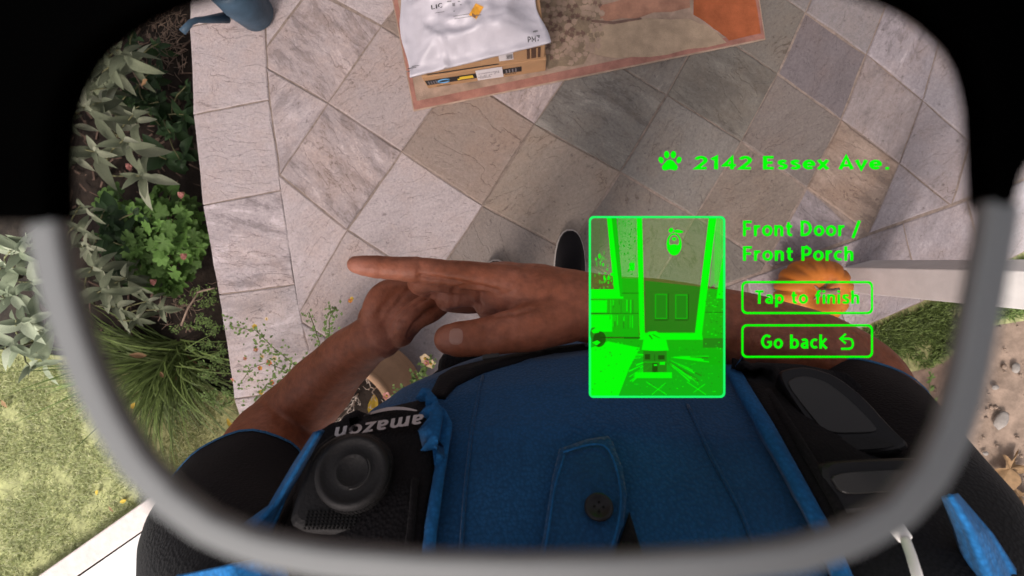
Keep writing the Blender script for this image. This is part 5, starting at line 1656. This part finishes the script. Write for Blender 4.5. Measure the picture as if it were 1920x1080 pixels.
def shoe(tx, ty, name='shoe'):
    t0 = at(tx, ty, .03)                      # tip of the toe
    L = .285; sides = []
    def outline(w, l0, l1, z, k=26):
        out = []
        for i in range(k):
            a = 2 * math.pi * i / k; y = math.sin(a); x = math.cos(a)
            ww = w * (1.0 if y > -.2 else 1 - .22 * min(1, (-.2 - y) / .5))
            out.append(Vector((t0.x + ww * math.copysign(abs(x) ** .8, x), t0.y - L / 2 + (L / 2 - (l0 if y > 0 else l1)) * math.copysign(abs(y) ** .92, y), z)))
        return out
    k = 26
    m = MB(); rr = [outline(.051, .0, .0, .0), outline(.053, -.002, -.002, .012), outline(.052, .0, .0, .024), outline(.047, .004, .003, .027)]
    vs = [p for r_ in rr for p in r_]; fs = [(i * k + j, i * k + (j + 1) % k, (i + 1) * k + (j + 1) % k, (i + 1) * k + j) for i in range(3) for j in range(k)] + [tuple(range(k))[::-1], tuple(3 * k + j for j in range(k))]
    m.add(vs, fs, True); so_ = m.build('sole', MT['sole'], sh := m.build(name, MT['sole'], person) if False else person)
    m = MB(); rr = [outline(.049, .003, .003, .024), outline(.0495, .004, .003, .038), outline(.046, .010, .005, .055), outline(.038, .030, .010, .072), outline(.034, .09, .012, .085), outline(.03, .12, .014, .10)]
    vs = [p for r_ in rr for p in r_]; fs = [(i * k + j, i * k + (j + 1) % k, (i + 1) * k + (j + 1) % k, (i + 1) * k + j) for i in range(5) for j in range(k)]
    fs.append(tuple(5 * k + j for j in range(k)))
    m.add(vs, fs, True); o = m.build('shoe', MT['black'], person)
    so_.parent = o; so_.location = (0, 0, 0)
    o.location = (0, 0, 0)
    return o


shoe(1069, 430); shoe(929, 487)
bag = thing('waist_bag', (.03, -.08, .98), 'black waist bag with a buckled strap worn below the chest', 'bag')
m = MB(); m.box((.0, -.142, .99), (.115, 0, 0), (0, .035, 0), (0, 0, .06)); bevel(m.build('pouch', MT['black'], bag), .02, 4)
m = MB(); a = [Vector((.05 + .19 * math.cos(q), -.205 + .118 * math.sin(q), 1.035 - .01 * math.cos(q))) for q in np.linspace(0, 2 * math.pi, 40)[:-1]]
m.tube(a, .012, 8, closed=True, flat=.5); m.build('belt', MT['black'], bag)
m = MB(); m.box((-.035, -.105, 1.062), (.012, 0, 0), (0, .01, 0), (0, 0, .012)); bevel(m.build('buckle', MT['rubber'], bag), .003)

# ------------------------------------------------------------------ devices worn on the vest
def frame_at(px, py, off):
    """a place on the chest: origin, run (picture right), rise (picture up along the cloth), outward normal"""
    o_, nn = on_trunk(px, py, off)
    nn = (nn * .35 + (EYE - o_).normalized() * .65).normalized()
    u_ = (CM.to_3x3() @ Vector((1, 0, 0))); u_ = (u_ - nn * u_.dot(nn)).normalized(); v_ = nn.cross(u_)
    return o_, u_, v_, nn


def device_shell(name, outline, h0, h1, frame, mat, parent, inset=.003, top_inset=.004):
    for _ in range(2): outline = [q for a, b in zip(outline, outline[1:] + outline[:1]) for q in ((a[0] * .8 + b[0] * .2, a[1] * .8 + b[1] * .2), (a[0] * .2 + b[0] * .8, a[1] * .2 + b[1] * .8))]
    o_, u_, v_, nn = frame; n_ = len(outline); rings = []
    cx = sum(p[0] for p in outline) / n_; cy = sum(p[1] for p in outline) / n_
    for f, h in ((1, h0), (1, h1 - inset), (1 - .5 * top_inset / .03, h1 - inset * .3), (1 - top_inset / .03, h1)):
        rings.append([o_ + u_ * (cx + (x - cx) * f) + v_ * (cy + (y - cy) * f) + nn * h for x, y in outline])
    vs = [p for r_ in rings for p in r_]
    fs = [(i * n_ + j, i * n_ + (j + 1) % n_, (i + 1) * n_ + (j + 1) % n_, (i + 1) * n_ + j) for i in range(3) for j in range(n_)]
    fs += [tuple(range(n_))[::-1], tuple(3 * n_ + j for j in range(n_))]
    a_ = sum(p[0] * q[1] - q[0] * p[1] for p, q in zip(outline, outline[1:] + outline[:1]))
    if a_ < 0: fs = [f[::-1] for f in fs]
    m = MB(); m.add(vs, fs, False)
    ob = m.build(name, MT[mat], parent)
    for p in ob.data.polygons: p.use_smooth = False
    return ob


def loc(frame, px, py, h=0.0):
    """where the line of sight meets the device's own plane at height h: its two coordinates"""
    o_, u_, v_, nn = frame; d = ray(px, py); t = (o_ + nn * h - EYE).dot(nn) / d.dot(nn); p = EYE + d * t - o_
    return p.dot(u_), p.dot(v_)


fr = frame_at(655, 910, .012)
rad = thing('chest_speaker', fr[0], 'black chest speaker with a round dial and perforated grille on the left vest panel', 'speaker')
device_shell('casing', [loc(fr, *p) for p in [(548, 1000), (566, 930), (600, 850), (640, 822), (700, 818), (740, 850), (742, 930), (722, 1010)][::-1]], -.012, .012, fr, 'rubber', rad)
cx, cy = loc(fr, 664, 886, .02)
m = MB(); c_ = fr[0] + fr[1] * cx + fr[2] * cy
prof = [(.0, .010), (.0255, .010), (.0265, .013), (.0265, .023), (.0255, .0255), (.0235, .027), (.0215, .0272), (.0205, .0262), (.0125, .0258), (.0115, .0266), (.0105, .0266), (.0095, .0256), (0, .0256)]
sc0 = (c_ - EYE).length * 57 / F / .0265
prof = [(r_ * sc0, h_) for r_, h_ in prof]
m.lathe(c_, prof, 72, fr[3]); dial = m.build('dial', MT['rubber'], rad)
m = MB()
for k in range(64):
    a = 2 * math.pi * k / 64; d = fr[1] * math.cos(a) + fr[2] * math.sin(a); s = fr[1] * -math.sin(a) + fr[2] * math.cos(a)
    m.box(c_ + d * .0262 * sc0 + fr[3] * .018, d * .0006, s * .0007, fr[3] * .0045)
tag(m.build('knurling', MT['rubber'], dial), kind='stuff')
m = MB(); m.tube([c_ + (fr[1] * math.cos(a) + fr[2] * math.sin(a)) * .0125 * sc0 + fr[3] * .0262 for a in np.linspace(-1.6, .7, 14)], .0006, 5); m.build('dial_mark', MT['screen'], dial)
m = MB()
for r_ in range(6):
    for k in range(16):
        px, py = 578 + k * 7.6 - r_ * 1.2, 960 + r_ * 6.2
        u_, v_ = loc(fr, px, py, .012); p = fr[0] + fr[1] * u_ + fr[2] * v_ + fr[3] * .0122
        m.ball(p, .00085, 6, 4, (1, 1, .5))
gl = m.build('grille', MT['hole'], rad); tag(gl, kind='stuff')

fr2 = frame_at(1545, 790, .014)
sc_ = thing('body_camera', fr2[0], 'black chest device with an arched dark screen on the right of the vest', 'device')
arch = [(1455, 705), (1482, 697), (1512, 697), (1560, 712), (1612, 752), (1668, 815), (1706, 850), (1565, 866), (1500, 790), (1462, 730)]
device_shell('casing', [loc(fr2, *p) for p in arch[::-1]], -.014, .010, fr2, 'plastic', sc_, .003, .002)
win = [(1473, 718), (1492, 707), (1515, 706), (1548, 716), (1590, 748), (1632, 790), (1650, 812), (1548, 814), (1512, 770)]
device_shell('window', [loc(fr2, *p, .010) for p in win[::-1]], .0095, .0112, fr2, 'screen', sc_, .0006, .0008)
sill = [(1552, 822), (1656, 820), (1684, 840), (1566, 848)]
device_shell('sill', [loc(fr2, *p, .010) for p in sill[::-1]], .0095, .0118, fr2, 'rubber', sc_, .0006, .0008)
side = [(1440, 765), (1452, 762), (1508, 850), (1504, 862), (1492, 850)]
device_shell('side_button', [loc(fr2, *p, .010) for p in side[::-1]], -.012, .004, fr2, 'rubber', sc_, .0012, .002)

fr3 = frame_at(1615, 915, .016)
pk_ = thing('battery_pack', fr3[0], 'black rounded battery pack below the arched screen, with a white plug in its side', 'battery pack')
device_shell('casing', [loc(fr3, *p) for p in [(1522, 884), (1535, 872), (1580, 868), (1705, 864), (1722, 868), (1735, 885), (1742, 915), (1735, 945), (1560, 978), (1540, 960)][::-1]], -.016, .012, fr3, 'plastic', pk_, .004, .006)
device_shell('face_plate', [loc(fr3, *p, .012) for p in [(1552, 888), (1705, 880), (1716, 890), (1712, 918), (1590, 928), (1570, 920)][::-1]], .0115, .0136, fr3, 'screen', pk_, .0008, .0015)
cb = thing('cable', on_trunk(1680, 980, .02)[0], 'white charging cable plugged into the battery pack', 'cable')
pts = [atd(1652, 950, .236), atd(1672, 978, .230), atd(1697, 1010, .222), atd(1708, 1040, .214), atd(1732, 1120, .200)]
m = MB(); m.tube([pts[0], pts[0].lerp(pts[1], .9)], [.0062, .0066], 12, flat=.6); bevel(m.build('plug', MT['cable'], cb), .001)
m = MB(); m.tube([pts[1], pts[2]], [.0042, .0032], 10); m.build('strain_relief', MT['cable'], cb)
m = MB(); m.tube([pts[2], pts[2].lerp(pts[3], .5) , pts[3], pts[4]], .0021, 10); m.build('cord', MT['cable'], cb)

# ------------------------------------------------------------------ the smart glasses right in front of the eye
GD = 0.030
gl_o = atd(960, 540, GD)
glasses = thing('smart_glasses', gl_o, 'smart glasses with a black browline over a blurred grey lower rim round the view', 'glasses')
RIM = [(88, 418), (97, 470), (112, 540), (135, 620), (165, 700), (205, 785), (255, 865), (318, 935), (395, 990), (490, 1028), (620, 1052), (800, 1066), (980, 1070), (1180, 1068), (1360, 1058), (1490, 1042), (1590, 1012), (1680, 962), (1745, 890), (1785, 810), (1812, 720), (1832, 620), (1850, 520), (1866, 440), (1874, 380)]
m = MB(); wv = [.0010 * (1.0 if 2 < i < 22 else .95) for i in range(len(RIM))]
wv = [.00105] * len(RIM)

inner = [(108, 412), (106, 340), (107, 270), (113, 215), (128, 160), (155, 110), (200, 62), (262, 22), (340, -12), (430, -34), (600, -55), (960, -66), (1300, -62), (1500, -52), (1620, -30), (1700, -2), (1755, 32), (1800, 76), (1828, 128), (1840, 190), (1844, 270), (1847, 340), (1850, 392)]
outer = [(-330, 412), (-360, 250), (-330, 0), (-150, -250), (300, -420), (960, -480), (1500, -440), (1880, -300), (2150, -120), (2200, 60), (2120, 150), (1985, 230), (1925, 290), (1895, 345), (1888, 388)]
DX = CM.to_3x3() @ Vector((0, 0, -1))


def brow(inn, out, d0, d1, name='browline', mat='rimblack'):
    """a solid frame front between two outlines; both ends closed"""
    k = 60
    def res(poly):
        L = [0]
        for a, b in zip(poly, poly[1:]): L.append(L[-1] + math.dist(a, b))
        r_ = []
        for i in range(k):
            s_ = L[-1] * i / (k - 1); j = max(q for q in range(len(L)) if L[q] <= s_ + 1e-6); j = min(j, len(poly) - 2)
            t = (s_ - L[j]) / (L[j + 1] - L[j]); r_.append((poly[j][0] + (poly[j + 1][0] - poly[j][0]) * t, poly[j][1] + (poly[j + 1][1] - poly[j][1]) * t))
        return r_
    I, O = res(inn), res(out)
    def pl(p, d): return atd(*p, GD) + DX * d
    vs = [pl(p, d0) for p in I] + [pl(p, d0) for p in O] + [pl(p, d1) for p in I] + [pl(p, d1) for p in O]
    fs = []
    for i in range(k - 1):
        fs += [(i, i + 1, k + i + 1, k + i), (2 * k + i, 3 * k + i, 3 * k + i + 1, 2 * k + i + 1), (i, 2 * k + i, 2 * k + i + 1, i + 1), (k + i, k + i + 1, 3 * k + i + 1, 3 * k + i)]
    fs += [(0, k, 3 * k, 2 * k), (k - 1, 3 * k - 1, 4 * k - 1, 2 * k - 1)]
    m = MB(); m.add(vs, fs, False)
    o = m.build(name, MT[mat], glasses)
    bmq = bmesh.new(); bmq.from_mesh(o.data); bmesh.ops.recalc_face_normals(bmq, faces=bmq.faces); bmq.to_mesh(o.data); bmq.free()
    return o


bevel(brow(inner, outer, -.0008, .0016), .0004)
ra, rb = thick_line(RIM, 56)
bevel(brow(ra, rb, -.0006, .0008, 'lower_rim', 'rimgrey'), .0003)
# tinted lens: a thin plate set into the rim
lens_px = [(x, y) for x, y in RIM] + inner[::-1]
m = MB(); lp_ = [atd(x, y, GD) for x, y in lens_px]; m.prism([p - DX * .0002 for p in lp_], DX * .0006); m.build('lens', MT['lens'], glasses)
# temple on the left, bridge towards the other lens on the right, the other lens with its rim
m = MB(); h = atd(-250, 200, GD)
m.tube([h, h - DX * .03 + Vector((-.006, 0, 0)), h - DX * .10 + Vector((-.012, -.004, 0)), h - DX * .135 + Vector((-.010, -.03, 0))], [.0035, .003, .0028, .003], 10, flat=1.8); m.build('temple', MT['rimblack'], glasses)
RX = CM.to_3x3() @ Vector((1, 0, 0)); shift = lambda p: p
cx_ = atd(960, 540, GD); mirror_c = atd(1925, 540, GD)          # mirror plane through the bridge
def mir(p): d = (Vector(p) - mirror_c).dot(RX); return Vector(p) - RX * 2 * d
m = MB(); m.tube([mir(atd(x, y, GD)) for x, y in RIM], wv, 14); m.build('lower_rim', MT['rimgrey'], glasses)
m = MB(); m.prism([mir(p) - DX * .0002 for p in lp_], DX * .0006); m.build('lens', MT['lens'], glasses)
m = MB(); hm = mir(h); m.tube([hm, hm - DX * .03 + Vector((.006, 0, 0)), hm - DX * .10 + Vector((.012, -.004, 0)), hm - DX * .135 + Vector((.010, -.03, 0))], [.0035, .003, .0028, .003], 10, flat=1.8); m.build('temple', MT['rimblack'], glasses)
m = MB(); k = len(inner)
top_in = [mir(atd(x, y, GD)) for x, y in inner]; top_out = [mir(atd(x * 1.0, y, GD)) for x, y in [(-60, 412), (-80, 340), (-90, 250), (-80, 150), (-40, 60), (20, -30), (100, -110), (200, -170), (330, -220), (450, -250), (620, -275), (960, -290), (1300, -285), (1500, -270), (1640, -240), (1730, -200), (1790, -150), (1835, -100), (1850, -40), (1853, 30), (1856, 110), (1858, 200), (1860, 300)]]
vs = [p - DX * .0008 for p in top_in] + [p - DX * .0008 for p in top_out] + [p + DX * .0016 for p in top_in] + [p + DX * .0016 for p in top_out]
fs = []
for i in range(k - 1): fs += [(i, i + 1, k + i + 1, k + i), (2 * k + i, 3 * k + i, 3 * k + i + 1, 2 * k + i + 1), (i, 2 * k + i, 2 * k + i + 1, i + 1), (k + i, k + i + 1, 3 * k + i + 1, 3 * k + i)]
m.add(vs, fs); m.build('browline', MT['rimblack'], glasses)

# ------------------------------------------------------------------ the display that the glasses show
HD = 0.29
hud = thing('projected_display', atd(1380, 520, HD), 'bright green display with an address, porch picture and two buttons before the hands', 'display')
def on_display(px, py, lift=0.0): return atd(px, py, HD - lift)


def flat(mb, poly, lift=0.0):
    pts = [on_display(x, y, lift) for x, y in poly]
    f = tuple(range(len(pts)))
    nn = Vector((0, 0, 0))
    for a, b in zip(pts, pts[1:] + pts[:1]): nn += (a - EYE).cross(b - EYE)
    if nn.dot(EYE - pts[0]) < 0: f = f[::-1]
    mb.add(pts, [f])


def word(s, x0, y0, x1, y1, bold=.17, parent=hud, name='lettering', gap=.075):
    m = MB(); lettering(m, s, (x0, y1), (x1 - x0, 0), (0, y0 - y1), put=lambda x, y: on_display(x, y), bold=bold, gap=gap); return tag(m.build(name, MT['bgreen'], parent), kind='stuff')


def rounded(x0, y0, x1, y1, r_, seg=6):
    out = []
    for cx, cy, a0 in ((x1 - r_, y0 + r_, -90), (x1 - r_, y1 - r_, 0), (x0 + r_, y1 - r_, 90), (x0 + r_, y0 + r_, 180)):
        for k in range(seg + 1):
            a = R(a0 + 90 * k / seg); out.append((cx + r_ * math.cos(a), cy + r_ * math.sin(a)))
    return out


def outline_frame(x0, y0, x1, y1, r_, w, mat, name, parent):
    o_, i_ = rounded(x0, y0, x1, y1, r_), rounded(x0 + w, y0 + w, x1 - w, y1 - w, r_ - w * .6)
    m = MB(); n_ = len(o_); pts = [on_display(*p, .0002) for p in o_ + i_]
    fs = [(i, (i + 1) % n_, n_ + (i + 1) % n_, n_ + i) for i in range(n_)]
    nn = (pts[1] - pts[0]).cross(pts[n_] - pts[0])
    if nn.dot(EYE - pts[0]) < 0: fs = [f[::-1] for f in fs]
    m.add(pts, fs); return m.build(name, MT[mat], parent)


word('2142 Essex Ave.', 1298, 288, 1667, 322, .195, name='address_line', gap=.12)
word('Front Door /', 1393, 413, 1614, 447, .165, name='location_line')
word('Front Porch', 1393, 459, 1600, 489, .165, name='location_line')
fb = outline_frame(1390, 527, 1637, 589, 10, 4, 'bgreen', 'finish_button', hud)
word('Tap to finish', 1416, 544, 1611, 576, .165, fb, 'button_text')
gb = outline_frame(1390, 608, 1637, 671, 10, 4, 'bgreen', 'back_button', hud)
word('Go back', 1427, 627, 1552, 655, .165, gb, 'button_text')
m = MB()
def stroke(mb, pts, w):
    L, Rr_ = [], []
    for i, p in enumerate(pts):
        a, b = pts[max(0, i - 1)], pts[min(len(pts) - 1, i + 1)]; d = (b[0] - a[0], b[1] - a[1]); q = math.hypot(*d) or 1; nx, ny = -d[1] / q * w / 2, d[0] / q * w / 2
        L.append((p[0] + nx, p[1] + ny)); Rr_.append((p[0] - nx, p[1] - ny))
    for i in range(len(pts) - 1): flat(mb, [L[i], L[i + 1], Rr_[i + 1], Rr_[i]])
stroke(m, [(1576, 635), (1592, 635), (1597, 637), (1599, 642), (1599, 648), (1597, 652), (1592, 654), (1577, 654)], 4.2)
stroke(m, [(1586, 626), (1575, 635), (1586, 644)], 4.2)
m.build('back_arrow', MT['bgreen'], gb)
m = MB()
def oval(mb, cx, cy, rx, ry, rot=0, n_=20, lift=0.0):
    flat(mb, [(cx + rx * math.cos(a) * math.cos(rot) - ry * math.sin(a) * math.sin(rot), cy + rx * math.cos(a) * math.sin(rot) + ry * math.sin(a) * math.cos(rot)) for a in np.linspace(0, 2 * math.pi, n_ + 1)[:-1]], lift)
oval(m, 1239.5, 300, 4.6, 6.4, -.35); oval(m, 1250, 290, 5, 7, -.1); oval(m, 1262.5, 290, 5, 7, .1); oval(m, 1273, 300, 4.6, 6.4, .35)
flat(m, [(1256, 299), (1262, 301), (1267, 307), (1271, 312), (1270, 318), (1265, 319.5), (1256, 317.5), (1247, 319.5), (1242, 318), (1241, 312), (1245, 307), (1250, 301)])
m.build('paw_icon', MT['bgreen'], hud)

pic = outline_frame(1104, 405, 1360, 746, 9, 4, 'fgreen', 'picture_frame', hud)
LAY = {}
def shape(mat, poly, lift): flat(LAY.setdefault((mat, lift), MB()), poly, lift)
def rect(mat, x0, y0, x1, y1, lift): shape(mat, [(x0, y0), (x1, y0), (x1, y1), (x0, y1)], lift)
# lower half of the picture is solid, the upper is a veil
T, M_, D, Bq, V_, K = 'tgreen', 'mgreen', 'dgreen', 'bgreen', 'vgreen', 'kgreen'
rect(V_, 1108, 409, 1150, 540, 0); rect(T, 1158, 409, 1196, 522, 0); rect(V_, 1205, 409, 1330, 545, 0); rect(T, 1340, 409, 1356, 540, 0)
shape(D, [(1209, 526), (1316, 538), (1304, 624), (1210, 624)], .0001)
rect(M_, 1166, 522, 1198, 632, 0); rect(M_, 1108, 560, 1166, 632, 0); shape(M_, [(1318, 540), (1356, 543), (1356, 634), (1312, 634)], 0)
rect(M_, 1108, 634, 1356, 742, 0)
shape(Bq, [(1138, 409), (1156, 409), (1169, 560), (1108, 560), (1108, 542), (1151, 542)], .0002)
shape(M_, [(1147, 409), (1156, 409), (1169, 556), (1163, 556)], .0003)
shape(Bq, [(1194, 409), (1204, 409), (1209, 625), (1201, 636), (1199, 620)], .0002)
shape(Bq, [(1329, 409), (1343, 409), (1315, 636), (1303, 624)], .0002); shape(T, [(1343, 409), (1356, 409), (1356, 520), (1330, 540)], .00005)
shape(Bq, [(1352, 500), (1356, 480), (1356, 560), (1343, 560)], .0002)
shape(Bq, [(1200, 624), (1316, 624), (1318, 637), (1198, 637)], .00025)
for (a, b, c, d) in ((1227, 550, 1252, 599), (1265, 551, 1290, 599)):
    rect(M_, a + 1, b + 1, c - 1, d - 1, .00015); rect(D, a + 3, b + 3, c - 3, d - 3, .0002)
    rect(K, a, d, c, d + 2, .00022); rect(K, c, b, c + 1.5, d, .00022)
rect(Bq, 1108, 563, 1138, 586, .0002); rect(Bq, 1108, 590, 1148, 622, .0002)
for k in range(26):
    x = 1136 + random.random() * 52; y = 562 + random.choice((0, 29)); w = random.uniform(.8, 2.2); rect(Bq if k % 3 else D, x, y, x + w, y + random.uniform(8, 26), .0003)
rect(K, 1108, 587, 1198, 588.3, .0004); rect(K, 1166, 549, 1198, 550.2, .0004); rect(K, 1322, 585, 1356, 586.2, .0004); rect(K, 1170, 632, 1200, 635, .0004); rect(D, 1318, 634, 1356, 652, .0002)
for k in range(40):                            # leaves reflected in the window, speckle of the wall
    x, y = random.uniform(1109, 1148), random.uniform(470, 540); rect(Bq if random.random() < .5 else T, x, y, x + random.uniform(1, 4), y + random.uniform(2, 9), .0003)
for k in range(70):
    x, y = random.uniform(1160, 1192), random.uniform(412, 515); rect(M_, x, y, x + random.uniform(1, 3), y + random.uniform(1, 4), .0003)
rect(Bq, 1180, 493, 1190, 507, .0003); rect(T, 1182, 488, 1190, 493, .0003)
for k in range(170):                           # grain of the pictured porch floor and siding
    x, y = random.uniform(1110, 1354), random.uniform(640, 738); w = random.uniform(.8, 3.2)
    if 1200 < x < 1256 and y < 712: continue
    rect(random.choice((Bq, Bq, D)), x, y, x + w, y + random.uniform(.7, 1.8), .00028)
for k in range(60):
    x, y = random.uniform(1322, 1354), random.uniform(545, 630); rect(random.choice((Bq, D)), x, y, x + random.uniform(1, 4), y + random.uniform(.8, 2), .00028)
# wreath on the door
m_w = LAY.setdefault((Bq, .0004), MB())
pts_o = [(1264 + 14 * math.cos(a), 458 + 21 * math.sin(a)) for a in np.linspace(0, 2 * math.pi, 29)[:-1]]; pts_i = [(1264 + 9.5 * math.cos(a), 452 + 12 * math.sin(a)) for a in np.linspace(0, 2 * math.pi, 29)[:-1]]
for i in range(28): flat(m_w, [pts_o[i], pts_o[(i + 1) % 28], pts_i[(i + 1) % 28], pts_i[i]], .0004)
oval(m_w, 1264, 463, 9, 5, lift=.0004); oval(m_w, 1272, 434, 9, 3, .1, lift=.0004); oval(m_w, 1258, 432, 4, 5, .5, lift=.0004); oval(m_w, 1264, 448, 4, 3, lift=.00042)
# floor: bright left, sunburst of light on the mat, joints
shape(Bq, [(1108, 652), (1140, 640), (1200, 652), (1180, 690), (1160, 742), (1108, 742)], .0002)
for k in range(46):
    a = random.uniform(-.05, 1.0) * math.pi; r0, r1 = random.uniform(18, 40), random.uniform(45, 92)
    c = (1240, 668); sx = -1 if random.random() < .4 else 1
    p0 = (c[0] + sx * r0 * math.cos(a * .5), c[1] + r0 * math.sin(a) * .55); p1 = (c[0] + sx * r1 * math.cos(a * .5), c[1] + r1 * math.sin(a) * .55)
    if max(p0[0], p1[0]) > 1350 or min(p0[0], p1[0]) < 1112: continue
    w = random.uniform(.6, 1.8); flat(LAY.setdefault((Bq if sx < 0 or k % 2 else D, .0003), MB()), [(p0[0], p0[1] - w * .4), (p1[0], p1[1] - w), (p1[0], p1[1] + w), (p0[0], p0[1] + w * .4)], .0003)
rect(Bq, 1190, 698, 1260, 709, .00025)
for (p0, p1) in (((1212, 716), (1250, 740)), ((1248, 718), (1222, 740)), ((1288, 716), (1324, 740)), ((1322, 720), (1300, 736)), ((1146, 716), (1160, 740))):
    flat(LAY.setdefault((Bq, .0003), MB()), [(p0[0], p0[1] - .8), (p1[0], p1[1] - .8), (p1[0], p1[1] + .8), (p0[0], p0[1] + .8)], .0003)
shape(T, [(1280, 701), (1292, 703), (1308, 711), (1290, 712)], .0003)
# parcels in the picture
shape(Bq, [(1208, 630), (1216, 622), (1230, 621), (1248, 632), (1254, 657), (1228, 658), (1203, 656)], .0005)
rect(D, 1206, 658, 1250, 698, .00045)
for (x0, y0, x1, y1) in ((1209, 664, 1219, 674), (1234, 666, 1246, 674), (1223, 681, 1233, 698), (1227, 664, 1228, 676)): rect(K, x0, y0, x1, y1, .0006)
rect(M_, 1207, 678, 1250, 680, .0006); rect(Bq, 1237, 678, 1247, 684, .0006); rect(Bq, 1226, 683, 1232, 686, .0007)
for (a, b) in (((1216, 628), (1222, 636)), ((1222, 627), (1236, 634))): flat(LAY.setdefault((K, .0006), MB()), [a, (a[0] + 3, a[1]), (b[0] + 2, b[1]), b], .0006)
# rounded pot at the left edge of the picture
oval(LAY.setdefault((D, .0004), MB()), 1117, 632, 9.5, 19, -.3, lift=.0004); oval(LAY.setdefault((K, .0005), MB()), 1124, 636, 12, 15, .2, lift=.0005)
flat(LAY.setdefault((Bq, .0006), MB()), [(1109, 620), (1116, 615), (1126, 619), (1122, 624), (1112, 625)], .0006); flat(LAY.setdefault((Bq, .0006), MB()), [(1110, 642), (1120, 638), (1126, 642), (1118, 648)], .0006)
for (mat, lift), m in LAY.items():
    o = m.build({Bq: 'bright_picture_tone', M_: 'mid_picture_tone', D: 'dim_picture_tone', T: 'veil_picture_tone', V_: 'thin_picture_tone', K: 'dark_picture_tone'}[mat], MT[mat], pic)
